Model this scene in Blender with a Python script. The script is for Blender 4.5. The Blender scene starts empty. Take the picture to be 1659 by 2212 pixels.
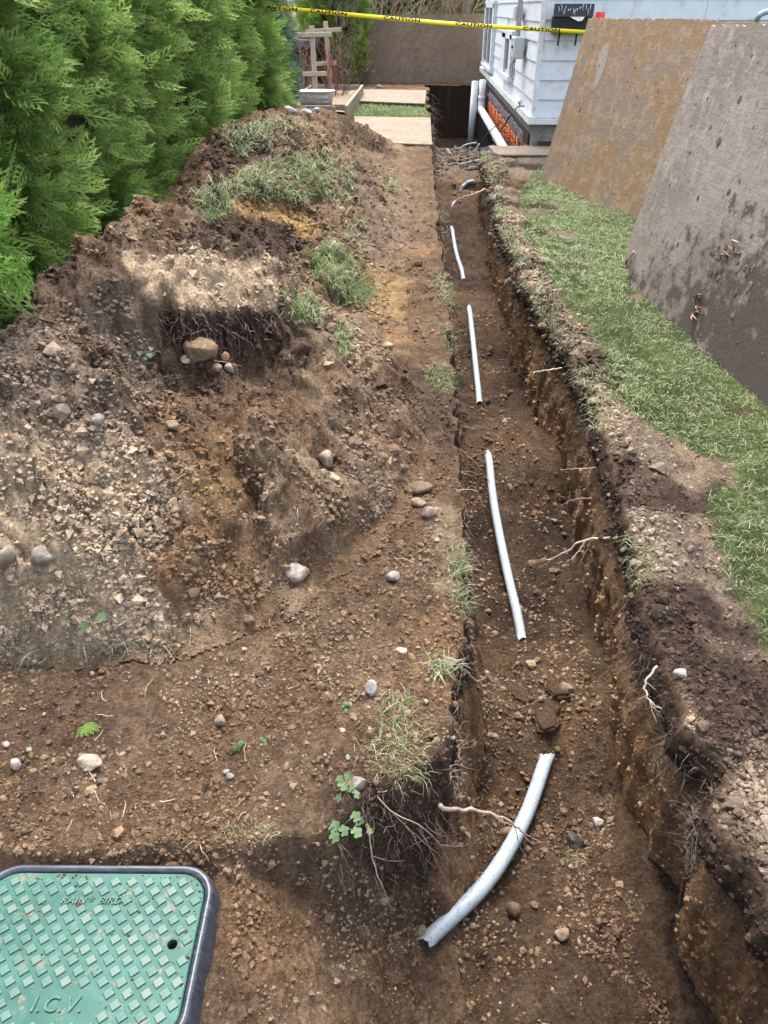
import bpy, bmesh, math, random
import numpy as np
from mathutils import Vector, Matrix, Euler
random.seed(7); rng = np.random.default_rng(7)
S = bpy.context.scene
COL = S.collection
R = math.radians

# ------------------------------------------------------------------ camera
CAM_H = 1.30; FPX = 1664.0; TH = R(33.2); PSI = math.atan(83.5/1664*math.cos(TH))
cd = bpy.data.cameras.new('camera'); cam = bpy.data.objects.new('camera', cd); COL.objects.link(cam)
cam.location = (0, 0, CAM_H); cam.rotation_euler = (R(90)-TH, 0, PSI)
cd.sensor_fit = 'HORIZONTAL'; cd.sensor_width = 36.0; cd.lens = 36.0*FPX/1659.0
cd.clip_start = 0.02; cd.clip_end = 400
S.camera = cam
# ------------------------------------------------------------------ sky, sun, exposure
w = bpy.data.worlds.new('World'); S.world = w; w.use_nodes = True
nt = w.node_tree; bgn = nt.nodes['Background']
sky = nt.nodes.new('ShaderNodeTexSky'); sky.sky_type = 'NISHITA'; sky.sun_disc = False
SUN_EL, SUN_AZ = 64, 352      # azimuth from +Y clockwise: high light from beyond the house
sky.sun_elevation = R(SUN_EL); sky.sun_rotation = R(SUN_AZ); sky.dust_density = 4.0; sky.air_density = 1.0; sky.ozone_density = 1.0
hs = nt.nodes.new('ShaderNodeHueSaturation'); hs.inputs['Saturation'].default_value = .55   # thin overcast: paler blue
nt.links.new(sky.outputs[0], hs.inputs['Color']); nt.links.new(hs.outputs[0], bgn.inputs[0]); bgn.inputs[1].default_value = 0.15
sd = bpy.data.lights.new('sun', 'SUN'); sun = bpy.data.objects.new('sun', sd); COL.objects.link(sun)
sd.energy = 0.95; sd.angle = R(22); sd.color = (1, .96, .9)
az = R(SUN_AZ); el = R(SUN_EL)
dv = Vector((math.sin(az)*math.cos(el), math.cos(az)*math.cos(el), math.sin(el)))
sun.rotation_euler = dv.to_track_quat('Z', 'Y').to_euler(); sun.location = (0, 0, 12)
S.view_settings.view_transform = 'Standard'; S.view_settings.look = 'None'
S.view_settings.exposure = 2.32; S.view_settings.gamma = 1.0; S.view_settings.use_curve_mapping = False
S.render.engine = 'CYCLES'

# ------------------------------------------------------------------ pixel helpers (photo shown 1659 wide)
def ray(px, py):
    u = (np.asarray(px, float)-829.5)/FPX; v = -(np.asarray(py, float)-1106)/FPX
    c, s = math.cos(TH), math.sin(TH); f = c+v*s; z = -s+v*c
    return -math.sin(PSI)*f+math.cos(PSI)*u, math.cos(PSI)*f+math.sin(PSI)*u, z
def atz(px, py, z):
    X, Y, Z = ray(px, py); t = (z-CAM_H)/Z; return Vector((X*t, Y*t, z))
def aty(px, py, y):
    X, Y, Z = ray(px, py); t = y/Y; return Vector((X*t, y, CAM_H+Z*t))
def atx(px, py, x):
    X, Y, Z = ray(px, py); t = x/X; return Vector((x, Y*t, CAM_H+Z*t))
def proj(X, Y, Z):
    c, s = math.cos(TH), math.sin(TH)
    r = math.cos(PSI)*X+math.sin(PSI)*Y; f = -math.sin(PSI)*X+math.cos(PSI)*Y; z = Z-CAM_H
    d = np.maximum(f*c-z*s, .05); return 829.5+FPX*r/d, 1106-FPX*(f*s+z*c)/d, d

# ------------------------------------------------------------------ numpy noise
def _h(ix, iy, s):
    n = (ix.astype(np.int64)*374761393+iy.astype(np.int64)*668265263+s*1442695041) & 0xffffffff
    n = ((n ^ (n >> 13))*1274126177) & 0xffffffff
    return ((n ^ (n >> 16)) & 0xffffff)/float(0xffffff)
def vn(x, y, s=0):
    x = np.asarray(x, float); y = np.asarray(y, float)
    ix = np.floor(x); iy = np.floor(y); fx = x-ix; fy = y-iy
    fx = fx*fx*fx*(fx*(fx*6-15)+10); fy = fy*fy*fy*(fy*(fy*6-15)+10)
    a = _h(ix, iy, s); b = _h(ix+1, iy, s); c = _h(ix, iy+1, s); d = _h(ix+1, iy+1, s)
    return (a+(b-a)*fx)*(1-fy)+(c+(d-c)*fx)*fy
def fbm(x, y, o=4, s=0):
    t = 0; a = .5; n = 0
    for i in range(o):
        t = t+a*vn(x, y, s+i*17); n += a; a *= .5; x = x*2.03+5.2; y = y*2.03+1.7
    return t/n*2-1
def cell(x, y, s=0):
    """lumps: returns (dome height 0..1, random id 0..1)"""
    x = np.asarray(x, float); y = np.asarray(y, float)
    ix = np.floor(x); iy = np.floor(y); best = np.full(x.shape, 9.); bid = np.zeros(x.shape)
    for i in (-1, 0, 1):
        for j in (-1, 0, 1):
            cx = ix+i; cy = iy+j
            d = (cx+_h(cx, cy, s)-x)**2+(cy+_h(cx, cy, s+7)-y)**2
            m = d < best; best = np.where(m, d, best); bid = np.where(m, _h(cx, cy, s+3), bid)
    return np.sqrt(np.clip(1-best*1.3, 0, 1)), bid
def sst(a, b, x):
    t = np.clip((x-a)/(b-a), 0, 1); return t*t*(3-2*t)
def poly_sd(px, py, poly):
    """signed distance, positive inside"""
    px = np.asarray(px, float); py = np.asarray(py, float)
    d = np.full(px.shape, 1e18); ins = np.zeros(px.shape, bool); n = len(poly)
    for i in range(n):
        ax, ay = poly[i]; bx, by = poly[(i+1) % n]; ex, ey = bx-ax, by-ay
        t = np.clip(((px-ax)*ex+(py-ay)*ey)/(ex*ex+ey*ey+1e-9), 0, 1)
        d = np.minimum(d, (px-ax-ex*t)**2+(py-ay-ey*t)**2)
        c = ((ay > py) != (by > py))
        with np.errstate(divide='ignore', invalid='ignore'):
            ins ^= c & (px < ex*(py-ay)/(ey if ey else 1e-9)+ax)
    d = np.sqrt(d); return np.where(ins, d, -d)

# ------------------------------------------------------------------ object helpers
def tag(o, label=None, cat=None, group=None, kind=None):
    if label: o['label'] = label
    if cat: o['category'] = cat
    if group: o['group'] = group
    if kind: o['kind'] = kind
    return o
def empty(name, loc=(0, 0, 0), rz=0):
    o = bpy.data.objects.new(name, None); COL.objects.link(o); o.location = loc; o.rotation_euler = (0, 0, rz)
    o.empty_display_size = .05; return o
def link(name, me, mat=None, parent=None):
    o = bpy.data.objects.new(name, me); COL.objects.link(o)
    if mat is not None and not me.materials: me.materials.append(mat)
    if parent is not None: o.parent = parent
    return o
def np_mesh(name, V, quads=None, tris=None, col=None, smooth=True):
    V = np.asarray(V, np.float32); me = bpy.data.meshes.new(name)
    nq = 0 if quads is None else len(quads); ntr = 0 if tris is None else len(tris)
    me.vertices.add(len(V)); me.vertices.foreach_set('co', V.ravel())
    loops = []
    if nq: loops.append(np.asarray(quads, np.int32).ravel())
    if ntr: loops.append(np.asarray(tris, np.int32).ravel())
    L = np.concatenate(loops); me.loops.add(len(L)); me.loops.foreach_set('vertex_index', L)
    me.polygons.add(nq+ntr)
    st = np.concatenate([np.arange(nq, dtype=np.int32)*4, nq*4+np.arange(ntr, dtype=np.int32)*3])
    me.polygons.foreach_set('loop_start', st)
    me.polygons.foreach_set('use_smooth', np.full(nq+ntr, smooth))
    me.update(calc_edges=True)
    if col is not None:
        c = np.ones((len(V), 4), np.float32); c[:, :3] = col
        a = me.color_attributes.new('col', 'FLOAT_COLOR', 'POINT'); a.data.foreach_set('color', c.ravel())
    return me
def bm_mesh(name, bm, smooth=False):
    me = bpy.data.meshes.new(name); bmesh.ops.recalc_face_normals(bm, faces=bm.faces[:])
    bm.to_mesh(me); bm.free()
    if smooth: me.polygons.foreach_set('use_smooth', [True]*len(me.polygons))
    return me
def bbox(bm, x0, x1, y0, y1, z0, z1, bev=0):
    r = bmesh.ops.create_cube(bm, size=1); vs = r['verts']
    for v in vs: v.co = Vector(((x0+x1)/2+v.co.x*(x1-x0), (y0+y1)/2+v.co.y*(y1-y0), (z0+z1)/2+v.co.z*(z1-z0)))
    if bev:
        es = list({e for v in vs for e in v.link_edges})
        bmesh.ops.bevel(bm, geom=es, offset=bev, segments=1, affect='EDGES')
def box(name, x0, x1, y0, y1, z0, z1, mat, parent=None, bev=.003):
    bm = bmesh.new(); bbox(bm, x0, x1, y0, y1, z0, z1, bev); return link(name, bm_mesh(name, bm), mat, parent)
def tube_np(pts, rad, n=8, caps=True):
    """tube along points with radius per point -> verts, quads, tris"""
    P = [Vector(p) for p in pts]; m = len(P)
    rad = [rad]*m if not hasattr(rad, '__len__') else rad
    V = []; Q = []; T = []; prev = None
    for i in range(m):
        t = (P[min(i+1, m-1)]-P[max(i-1, 0)]).normalized()
        if prev is None:
            a = Vector((0, 0, 1)) if abs(t.z) < .9 else Vector((1, 0, 0)); nrm = t.cross(a).normalized()
        else:
            nrm = (prev-t*prev.dot(t)).normalized()
        prev = nrm; b = t.cross(nrm)
        for k in range(n):
            an = 2*math.pi*k/n; V.append(P[i]+(nrm*math.cos(an)+b*math.sin(an))*rad[i])
    for i in range(m-1):
        for k in range(n):
            Q.append((i*n+k, i*n+(k+1) % n, (i+1)*n+(k+1) % n, (i+1)*n+k))
    if caps:
        V.append(P[0]); V.append(P[-1]); c0 = len(V)-2
        for k in range(n):
            T.append((c0, (k+1) % n, k)); T.append((c0+1, (m-1)*n+k, (m-1)*n+(k+1) % n))
    return [tuple(v) for v in V], Q, T
class Soup:
    def __init__(s): s.V = []; s.Q = []; s.T = []; s.C = []; s.n = 0
    def add(s, V, Q=None, T=None, C=None):
        V = np.asarray(V, np.float32)
        if Q is not None and len(Q): s.Q.append(np.asarray(Q, np.int64)+s.n)
        if T is not None and len(T): s.T.append(np.asarray(T, np.int64)+s.n)
        if C is not None: s.C.append(np.broadcast_to(np.asarray(C, np.float32), (len(V), 3)))
        s.V.append(V); s.n += len(V)
    def tube(s, pts, rad, n=8, C=None):
        V, Q, T = tube_np(pts, rad, n); s.add(V, Q, T, C)
    def mesh(s, name, smooth=True):
        return np_mesh(name, np.concatenate(s.V), np.concatenate(s.Q) if s.Q else None, np.concatenate(s.T) if s.T else None,
                       np.concatenate(s.C) if s.C else None, smooth)
def curve_pts(ctrl, n=24):
    """Catmull-Rom through control points"""
    P = [Vector(c) for c in ctrl]; P = [P[0]*2-P[1]]+P+[P[-1]*2-P[-2]]; out = []
    seg = len(P)-3
    for i in range(n+1):
        t = i/n*seg; k = min(int(t), seg-1); t -= k; a, b, c, d = P[k:k+4]
        out.append(.5*((2*b)+(c-a)*t+(2*a-5*b+4*c-d)*t*t+(3*b-a-3*c+d)*t**3))
    return out

# ------------------------------------------------------------------ materials
def newmat(name):
    m = bpy.data.materials.new(name); m.use_nodes = True; n = m.node_tree
    return m, n, n.nodes['Principled BSDF']
def nd(n, t, **k):
    x = n.nodes.new(t)
    for a, b in k.items(): setattr(x, a, b)
    return x
def noise(n, scale, detail=4, rough=.6, vec=None, stretch=None, coord='Object'):
    t = nd(n, 'ShaderNodeTexNoise'); t.inputs['Scale'].default_value = scale
    t.inputs['Detail'].default_value = detail; t.inputs['Roughness'].default_value = rough
    if vec is None:
        tc = nd(n, 'ShaderNodeTexCoord'); vec = tc.outputs[coord]
    if stretch:
        mp = nd(n, 'ShaderNodeMapping'); mp.inputs['Scale'].default_value = stretch; n.links.new(vec, mp.inputs[0]); vec = mp.outputs[0]
    n.links.new(vec, t.inputs['Vector']); return t.outputs['Fac']
def ramp(n, fac, stops):
    r = nd(n, 'ShaderNodeValToRGB'); e = r.color_ramp.elements
    while len(e) > 1: e.remove(e[-1])
    e[0].position = stops[0][0]; e[0].color = (*stops[0][1], 1)
    for p, c in stops[1:]:
        x = e.new(p); x.color = (*c, 1)
    n.links.new(fac, r.inputs[0]); return r.outputs[0]
def mix(n, a, b, fac, mode='MIX'):
    m = nd(n, 'ShaderNodeMix', data_type='RGBA', blend_type=mode)
    for sock, v in ((m.inputs[0], fac), (m.inputs[6], a), (m.inputs[7], b)):
        if hasattr(v, 'links'): n.links.new(v, sock)
        elif isinstance(v, (int, float)): sock.default_value = v
        else: sock.default_value = (*v, 1)
    return m.outputs[2]
def bump(n, b, h, strength=.4, dist=.01):
    x = nd(n, 'ShaderNodeBump'); x.inputs['Strength'].default_value = strength; x.inputs['Distance'].default_value = dist
    n.links.new(h, x.inputs['Height']); n.links.new(x.outputs[0], b.inputs['Normal'])
def attr_mat(name, rough=.95, spec=.15, var=.25, scale=60, bmp=0, bscale=150, bdist=.004, sub=0):
    m, n, b = newmat(name)
    a = nd(n, 'ShaderNodeVertexColor'); a.layer_name = 'col'
    f = noise(n, scale, 5, .7)
    v = ramp(n, f, [(.36, (1-var,)*3), (.64, (1+var,)*3)])
    c = mix(n, a.outputs[0], v, 1.0, 'MULTIPLY')
    n.links.new(c, b.inputs['Base Color']); b.inputs['Roughness'].default_value = rough
    b.inputs['Specular IOR Level'].default_value = spec
    if bmp:
        h1 = noise(n, bscale, 6, .8); h2 = noise(n, bscale*.22, 5, .7)
        ad = nd(n, 'ShaderNodeMath', operation='MULTIPLY_ADD'); n.links.new(h2, ad.inputs[0]); ad.inputs[1].default_value = 2.2; n.links.new(h1, ad.inputs[2])
        bump(n, b, ad.outputs[0], bmp, bdist)
    return m
def simple(name, c, rough=.6, var=.15, scale=25, spec=.3, metal=0, bmp=.15, stretch=None, dirt=None, dscale=6):
    m, n, b = newmat(name)
    f = noise(n, scale, 5, .65, stretch=stretch)
    col = ramp(n, f, [(.3, tuple(x*(1-var) for x in c)), (.7, tuple(min(1, x*(1+var)) for x in c))])
    if dirt:
        d = ramp(n, noise(n, dscale, 6, .7), [(.52, (0, 0, 0)), (.72, (1, 1, 1))]); col = mix(n, col, dirt, d)
    n.links.new(col, b.inputs['Base Color']); b.inputs['Roughness'].default_value = rough
    b.inputs['Specular IOR Level'].default_value = spec; b.inputs['Metallic'].default_value = metal
    if bmp: bump(n, b, f, bmp, .004)
    return m
M_soil = attr_mat('soil', .97, .08, .42, 110, 1.0, 230, .022)
M_clod = attr_mat('soil_crumb', .97, .08, .25, 200, .8, 300, .006)
M_grass = attr_mat('grass_blade', .75, .2, .15, 30)
M_leaf = attr_mat('conifer_leaf', .7, .25, .2, 12)
M_bark = simple('bark', (.11, .08, .06), .9, .35, 40, .1, bmp=.5, stretch=(1, 1, .2))
M_root = attr_mat('root', .9, .1, .25, 80, .3, 200, .002)
M_stone = attr_mat('stone', .9, .2, .3, 70, .6, 130, .004)
for m in (M_grass, M_leaf):
    n = m.node_tree; b = n.nodes['Principled BSDF']; b.inputs['Transmission Weight'].default_value = 0
    tr = nd(n, 'ShaderNodeBsdfTranslucent'); ms = nd(n, 'ShaderNodeMixShader'); ms.inputs[0].default_value = .4
    src = b.inputs['Base Color'].links[0].from_socket; n.links.new(src, tr.inputs[0])
    out = n.nodes['Material Output']; n.links.new(b.outputs[0], ms.inputs[1]); n.links.new(tr.outputs[0], ms.inputs[2]); n.links.new(ms.outputs[0], out.inputs[0])

# ------------------------------------------------------------------ terrain
BROWN = np.array((.168, .106, .064)); ORANGE = np.array((.225, .137, .074)); DARK = np.array((.050, .034, .025))
TAN = np.array((.50, .375, .25)); SAND = np.array((.40, .26, .115)); GREY = np.array((.235, .178, .13)); GREEN = np.array((.10, .13, .045))
DBROWN = np.array((.098, .066, .046))
def ip(x, pts):
    a = np.array(pts); return np.interp(x, a[:, 0], a[:, 1])
def XL(Y):
    return ip(Y, [(.2, .06), (.9, .075), (1.03, .085), (1.4, .115), (1.66, .14), (2.66, .155), (3.68, .17), (5.5, .15), (7.2, .14), (9.7, .13), (17.6, .1)]) + .022*fbm(Y*2.1, Y*0+3, 4, 5)+.020*fbm(Y*9, Y*0+5, 3, 6)+.010*fbm(Y*34, Y*0+7, 2, 7)+.10*fbm(Y*1.6, Y*0+1, 3, 8)*sst(9.9, 11, Y)
def XR(Y):
    return ip(Y, [(.2, .68), (.775, .635), (.95, .60), (1.05, .66), (1.13, .605), (1.41, .582), (1.79, .635), (2.2, .69), (2.68, .70), (3.4, .686), (4.48, .614), (5.58, .605), (7.25, .64), (8.5, .66), (9.05, .72), (9.3, 1.17), (17.6, 1.17)]) + (.03*fbm(Y*2.3, Y*0+9, 4, 11)+.022*fbm(Y*8, Y*0+2, 3, 12)+.018*fbm(Y*21, Y*0+4, 3, 13)+.007*fbm(Y*60, Y*0+6, 2, 14))*sst(9.3, 9.0, Y)
def zfloor(X, Y):
    z = ip(Y, [(.2, -.40), (1.0, -.42), (1.35, -.41), (1.55, -.32), (1.75, -.33), (1.95, -.43), (2.4, -.45), (2.85, -.44), (3.05, -.34), (3.3, -.33), (3.6, -.43), (4.6, -.45), (5.0, -.39), (5.35, -.36), (5.75, -.43), (7.1, -.44), (7.5, -.40), (8.5, -.42), (9.3, -.36), (10.6, -.27), (11.4, -.3), (12.3, -.75), (14, -.9), (17.6, -.9)])
    return z*np.where(Y < 9.3, 1.14, 1.0)+.03*fbm(X*6, Y*6, 3, 21)
def lipY(X):
    return ip(X, [(-3, .78), (-.74, .812), (-.57, .824), (-.37, .842), (-.27, .872), (-.2, .882), (-.125, .892), (-.07, .975), (0, 1.0), (.057, 1.07), (.12, 1.2)])+.012*fbm(X*9, X*0, 3, 31)
def zdug(X): return ip(X, [(-1.2, -.03), (-.3, -.045), (-.15, -.20), (0, -.38), (.05, -.455), (.1, -.475)])
def zleft(X, Y):
    wd = ip(X, [(-.4, .03), (-.2, .05), (-.07, .10), (.06, .14)])
    return 0.0+(zdug(X))*sst(0, 1, (lipY(X)-Y)/wd) + .012*fbm(X*3, Y*3, 3, 41)
def zright(X, Y):
    return .012*fbm(X*2.5, Y*2.5, 3, 51)+.022*np.exp(-((X-XR(Y)-.1)/.09)**2)*sst(9, 8.6, Y)
def SLf(Y): return .05+.03*sst(2.4, 1.2, Y)+.02*fbm(Y*3, Y*0, 2, 111)*sst(9.6, 9, Y)
def zground(X, Y):
    l = XL(Y); r = XR(Y); y_in = (Y > .25) & (Y < 17.55)
    z = np.where(X < l, zleft(X, Y), np.where(X > r, zright(X, Y), np.where(y_in, zfloor(X, Y), 0)))
    zl_ = zleft(l, Y); t = np.clip((X-l)/SLf(Y), 0, 1)
    return np.where((X >= l) & (X < l+SLf(Y)) & y_in, zl_+(z-zl_)*t, z)
CREST = [(1.28, 0, -.95), (1.36, .10, -.98), (1.5, .34, -1.0), (1.7, .52, -1.02), (2.0, .56, -1.06), (2.4, .61, -1.06), (2.8, .65, -1.02), (3.1, .63, -1.05), (3.45, .46, -1.1), (4.0, .34, -1.18), (4.7, .47, -1.25), (5.6, .60, -1.25), (6.3, .58, -1.27), (7.7, .46, -1.22), (9.3, .33, -1.2), (10.6, .22, -1.2), (11.4, 0, -1.15)]
TOE = [(1.2, -.6), (1.35, -.42), (1.55, -.2), (1.9, .0), (2.3, .10), (2.8, .08), (3.3, 0), (4, -.04), (6, -.05), (8, -.1), (9.5, -.16), (10.6, -.5), (12, -.9)]
LEDGE = [(150, 690), (240, 680), (310, 712), (350, 700), (390, 745), (470, 735), (510, 752), (580, 728), (610, 740), (660, 690), (640, 620), (570, 590), (430, 570), (270, 580), (180, 620)]
TANC = [(-300, 1360), (0, 1395), (60, 1400), (150, 1385), (200, 1408), (290, 1395), (345, 1402), (350, 1340), (410, 1300), (365, 1240), (400, 1170), (330, 1120), (345, 1040), (280, 980), (300, 900), (230, 820), (100, 900), (-300, 1000)]
RSLAB = [(690, 785), (650, 812), (615, 862), (545, 905), (525, 985), (530, 1052), (600, 1250), (800, 1150), (960, 950), (830, 790)]
BOWL = [(240, 710), (400, 730), (580, 725), (640, 800), (545, 900), (420, 900), (300, 880), (240, 780)]
SOD1 = [(470, 400), (540, 362), (640, 335), (700, 350), (718, 420), (660, 446), (560, 434), (490, 430)]
SOD2 = [(665, 560), (700, 520), (745, 540), (805, 640), (765, 668), (690, 620)]
SODB = [(480, 310), (540, 275), (640, 262), (740, 300), (775, 370), (745, 390), (700, 345), (560, 330)]
def feature(px, py, d, poly, h, wd, e=0):
    return h*sst(-wd, wd, poly_sd(px+e, py, poly)*d/FPX)
def heap_prof(X, Y):
    a = np.array(CREST); zc = np.interp(Y, a[:, 0], a[:, 1]); xc = np.interp(Y, a[:, 0], a[:, 2]); xt = ip(Y, TOE)
    zc = zc*(1+.10*fbm(Y*1.9, Y*0+2, 3, 61)); xt = xt+.05*fbm(Y*3, Y*0+8, 3, 62)
    s = np.clip((X-xc)/(xt-xc), 0, 1); q = np.clip((xc-X)/ip(Y, [(1.3, .5), (3.2, .55), (4.5, .75)]), 0, 1)
    sr = np.sqrt(s*s+.004)-.063
    p = np.where(X > xc, zc*np.clip(1-sr*1.06, 0, 1)**ip(Y, [(1.3, 1.5), (2.2, 1.25), (4, 1.15)]), zc*np.clip(1-q**1.25, 0, 1))
    p = p*(Y > 1.26)*(Y < 11.4)
    big = sst(.01, .12, p)
    p = p+big*(.075*fbm(X*2.3, Y*2.3, 3, 71)+.085*fbm(X*5.5, Y*5.5, 3, 72)+.040*np.abs(fbm(X*11, Y*11, 3, 74)))
    px, py, d = proj(X, Y, p); e = 40*fbm(X*7, Y*7, 4, 73)+26*fbm(X*22, Y*22, 3, 75)
    near = (Y > 1.0)
    f = feature(px, py, d, LEDGE, .105, .016, e)*(.35+.65*sst(190, 370, px+e))*(.25+.75*sst(680, 560, px+e))+feature(px, py, d, TANC, .06, .016, e)*sst(420, 230, px+2*e)+feature(px, py, d, RSLAB, .085, .020, e) \
        + feature(px, py, d, BOWL, -.09, .07, e)+feature(px, py, d, SOD1, .07, .03, e)+feature(px, py, d, SOD2, .07, .025, e)+feature(px, py, d, SODB, .05, .04, e)
    f = f*near*np.where((py > 1330) & (px < 420), sst(.0, .03, p), sst(.005, .05, p))
    return np.maximum(p+f, 0)
def micro(X, Y, pf):
    """fine soil relief shared by ground and heap"""
    c1, i1 = cell(X*36, Y*36, 81); c2, i2 = cell(X*13, Y*13, 82); c3, i3 = cell(X*80, Y*80, 86)
    m2 = sst(-.25, .3, fbm(X*4, Y*4, 2, 83)); m3 = sst(-.3, .3, fbm(X*5+9, Y*5, 2, 87))
    strip = sst(-.03, .0, X-XR(Y))*sst(.5, .3, X-XR(Y))*(Y < 9)
    amp = np.maximum(.72+.75*sst(.03, .2, pf), 1.15*strip)
    return amp*(.015*(c1-.5)*(.3+.7*m2)*(.3+.9*i1)+.030*(c2-.4)*m2*(i2 > .4)*(i2-.2)+.0075*(c3-.5)*(.3+.7*m3)*(.4+.8*i3)+.026*fbm(X*15, Y*15, 5, 84)+.009*fbm(X*70, Y*70, 3, 85)), c1, i1, i2
def lawn_mask(X, Y):
    """1 where turf covers the ground to the right of the trench"""
    edge = XR(Y)+ip(Y, [(.3, .45), (1.36, .27), (1.5, .24), (1.9, .22), (2.05, .25), (2.25, .33), (2.42, .30), (2.47, .24), (2.65, .06), (3.0, .06), (3.4, .12), (4, .09), (5, .09), (7, .2), (8.2, .5), (9.2, .9)])+.05*fbm(X*6, Y*6, 3, 91)
    r = sst(-.02, .05, X-edge)*sst(9.2, 8.2, Y)*sst(-.62, -.3, fbm(X*3.1, Y*3.1, 3, 93))
    l = ((X > -1.2) & (X < .1) & (Y > 12.2) & (Y < 14.6))*1.0
    far = ((X > 2.3) & (Y < 9.2) | (X < -3.0) | (Y > 19) | (Y < -.2))*1.0
    return np.clip(np.maximum(np.maximum(r, l), far), 0, 1)

ZONES = [  # polygon in photo coordinates, colour of the soil, feather px, strength
    ([(-200, 620), (220, 560), (420, 500), (610, 590), (690, 790), (600, 860), (300, 880), (0, 900), (-200, 900)], DBROWN, 50, .8),
    ([(-400, 760), (120, 660), (240, 600), (260, 820), (330, 1000), (360, 1180), (360, 1380), (0, 1420), (-400, 1400)], GREY*1.1, 70, .85),
    ([(-400, 1000), (240, 860), (300, 940), (290, 1010), (350, 1080), (325, 1150), (400, 1200), (360, 1270), (400, 1320), (340, 1390), (150, 1400), (-400, 1380)], TAN*.95, 70, .85),
    ([(400, 500), (560, 540), (640, 630), (700, 790), (790, 850), (700, 800), (600, 590)], TAN*.75, 25, .7),
    ([(280, 560), (420, 530), (580, 590), (610, 650), (560, 688), (420, 690), (310, 650)], TAN, 25, .95),
    ([(390, 500), (520, 470), (640, 540), (600, 590), (480, 545), (410, 525)], DARK*1.6, 25, .85),
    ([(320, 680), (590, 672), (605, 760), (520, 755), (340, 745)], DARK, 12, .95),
    ([(420, 470), (500, 450), (560, 480), (700, 540), (640, 560), (520, 500)], DARK*1.5, 25, .85),
    ([(510, 438), (600, 440), (705, 500), (660, 525), (600, 490), (520, 462)], SAND, 12, .95),
    ([(760, 540), (830, 560), (870, 640), (840, 690), (790, 640)], SAND*.9, 30, .75),
    ([(640, 650), (760, 660), (830, 760), (790, 830), (700, 790)], TAN*.72, 35, .7),
    ([(820, 700), (900, 700), (905, 745), (835, 760)], ORANGE*1.4, 18, .8),
    ([(870, 540), (950, 540), (945, 565), (875, 570)], ORANGE*1.4, 15, .7),
    ([(420, 400), (500, 290), (620, 260), (700, 330), (620, 350), (500, 400), (430, 470)], DARK*1.6, 40, .8),
    ([(700, 380), (800, 370), (870, 480), (900, 560), (820, 600), (740, 480)], GREY*.9, 50, .6),
    ([(800, 260), (880, 330), (930, 500), (860, 480), (760, 330)], TAN*.5, 40, .55),
    ([(720, 235), (800, 260), (850, 330), (800, 330), (720, 260)], DBROWN, 25, .8),
    ([(380, 1000), (470, 1010), (520, 1100), (430, 1110), (380, 1060)], SAND*.7, 30, .6),
    ([(420, 900), (520, 1000), (650, 1200), (560, 1330), (420, 1250), (400, 1000)], ORANGE*.95, 60, .65),
    ([(900, 1080), (990, 1100), (1000, 1280), (960, 1300), (930, 1180)], TAN*.6, 25, .7),
    ([(770, 830), (900, 800), (980, 860), (990, 1000), (930, 1010), (860, 900)], DARK*1.4, 40, .7),
    ([(900, 1350), (990, 1330), (970, 1560), (900, 1480)], ORANGE*1.1, 30, .6),
    ([(740, 960), (790, 960), (830, 1120), (770, 1140)], GREY*.95, 20, .5),
    ([(0, 1500), (200, 1480), (350, 1560), (200, 1640), (0, 1600)], DBROWN, 60, .5),
    ([(480, 1920), (680, 1950), (640, 2150), (500, 2130)], ORANGE*.85, 50, .6),
    ([(700, 1740), (960, 1640), (980, 1890), (860, 1960), (760, 1880)], DARK*1.15, 30, .85),
]
def soil_color(X, Y, Z, base, zones=True, crust=.12):
    n1 = fbm(X*3, Y*3, 4, 101); n2 = fbm(X*11, Y*11, 4, 102)
    C = np.empty(X.shape+(3,)); C[:] = base
    n3 = fbm(X*6, Y*6, 3, 103); C = C*(1+.30*n3)[..., None]; t = np.clip(.5+.9*n1, 0, 1)[..., None]
    C = C*(1-.35*t)+(DBROWN*.9)*(.35*t)
    t = sst(.1, .5, n2)[..., None]*.35; C = C*(1-t)+ORANGE*t
    t = (crust*sst(-.15, .35, fbm(X*8, Y*8, 4, 104)))[..., None]; C = C*(1-t)+TAN*.72*t
    if zones:
        px, py, d = proj(X, Y, Z)
        for poly, c, fe, st in ZONES:
            sd_ = poly_sd(px+fe*2.2*n2, py+fe*1.6*n1, poly)
            t = (st*sst(-fe*.6, fe*.6, sd_))[..., None]; C = C*(1-t)+c*t
    return C
# grid
rows = [-30., -12., -5., -2., -.8, -.2, .1]
y = .22
while y < 18.4: rows.append(y); y += .0042*(y+.7)
rows = np.array(rows+[19., 20.5, 23, 28, 38, 60, 110, 200.])
def tr(a, b, n, e=True): return np.linspace(0, 1, n, endpoint=e)
NL, NW, NF, NWR, NR = 380, 18, 100, 34, 190
Yr = rows[:, None]; l = XL(Yr); r = XR(Yr)
xl0 = np.clip(-(.55*Yr+.65), -2.75, -1.0)
SL = SLf(Yr)
SRw = .02+.03*fbm(Yr*1.7, Yr*0+4, 3, 112)*sst(9.2, 8.8, Yr)-.07*sst(1.5, .9, Yr)
tl = np.linspace(0, 1, NL); tw = np.linspace(0, 1, NW+2)[1:-1]; tf = np.linspace(0, 1, NF); twr = np.linspace(0, 1, NWR+2)[1:-1]; trr = np.linspace(0, 1, NR)**1.15
XA = np.array([-200., -60., -20., -8., -4.5])[None, :]+0*Yr
XB = xl0+(l-xl0)*tl[None, :]
XW = l+SL*tw[None, :]
fl = l+SL; fr = r-SRw
XF = fl+(fr-fl)*tf[None, :]
XWR = fr+(r-fr)*twr[None, :]
XD = r+(2.35-r)*trr[None, :]
XE = np.array([3., 4.5, 8., 20., 60., 200.])[None, :]+0*Yr
GX = np.concatenate([XA, XB, XW, XF, XWR, XD, XE], 1); GY = np.broadcast_to(Yr, GX.shape).copy()
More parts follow.
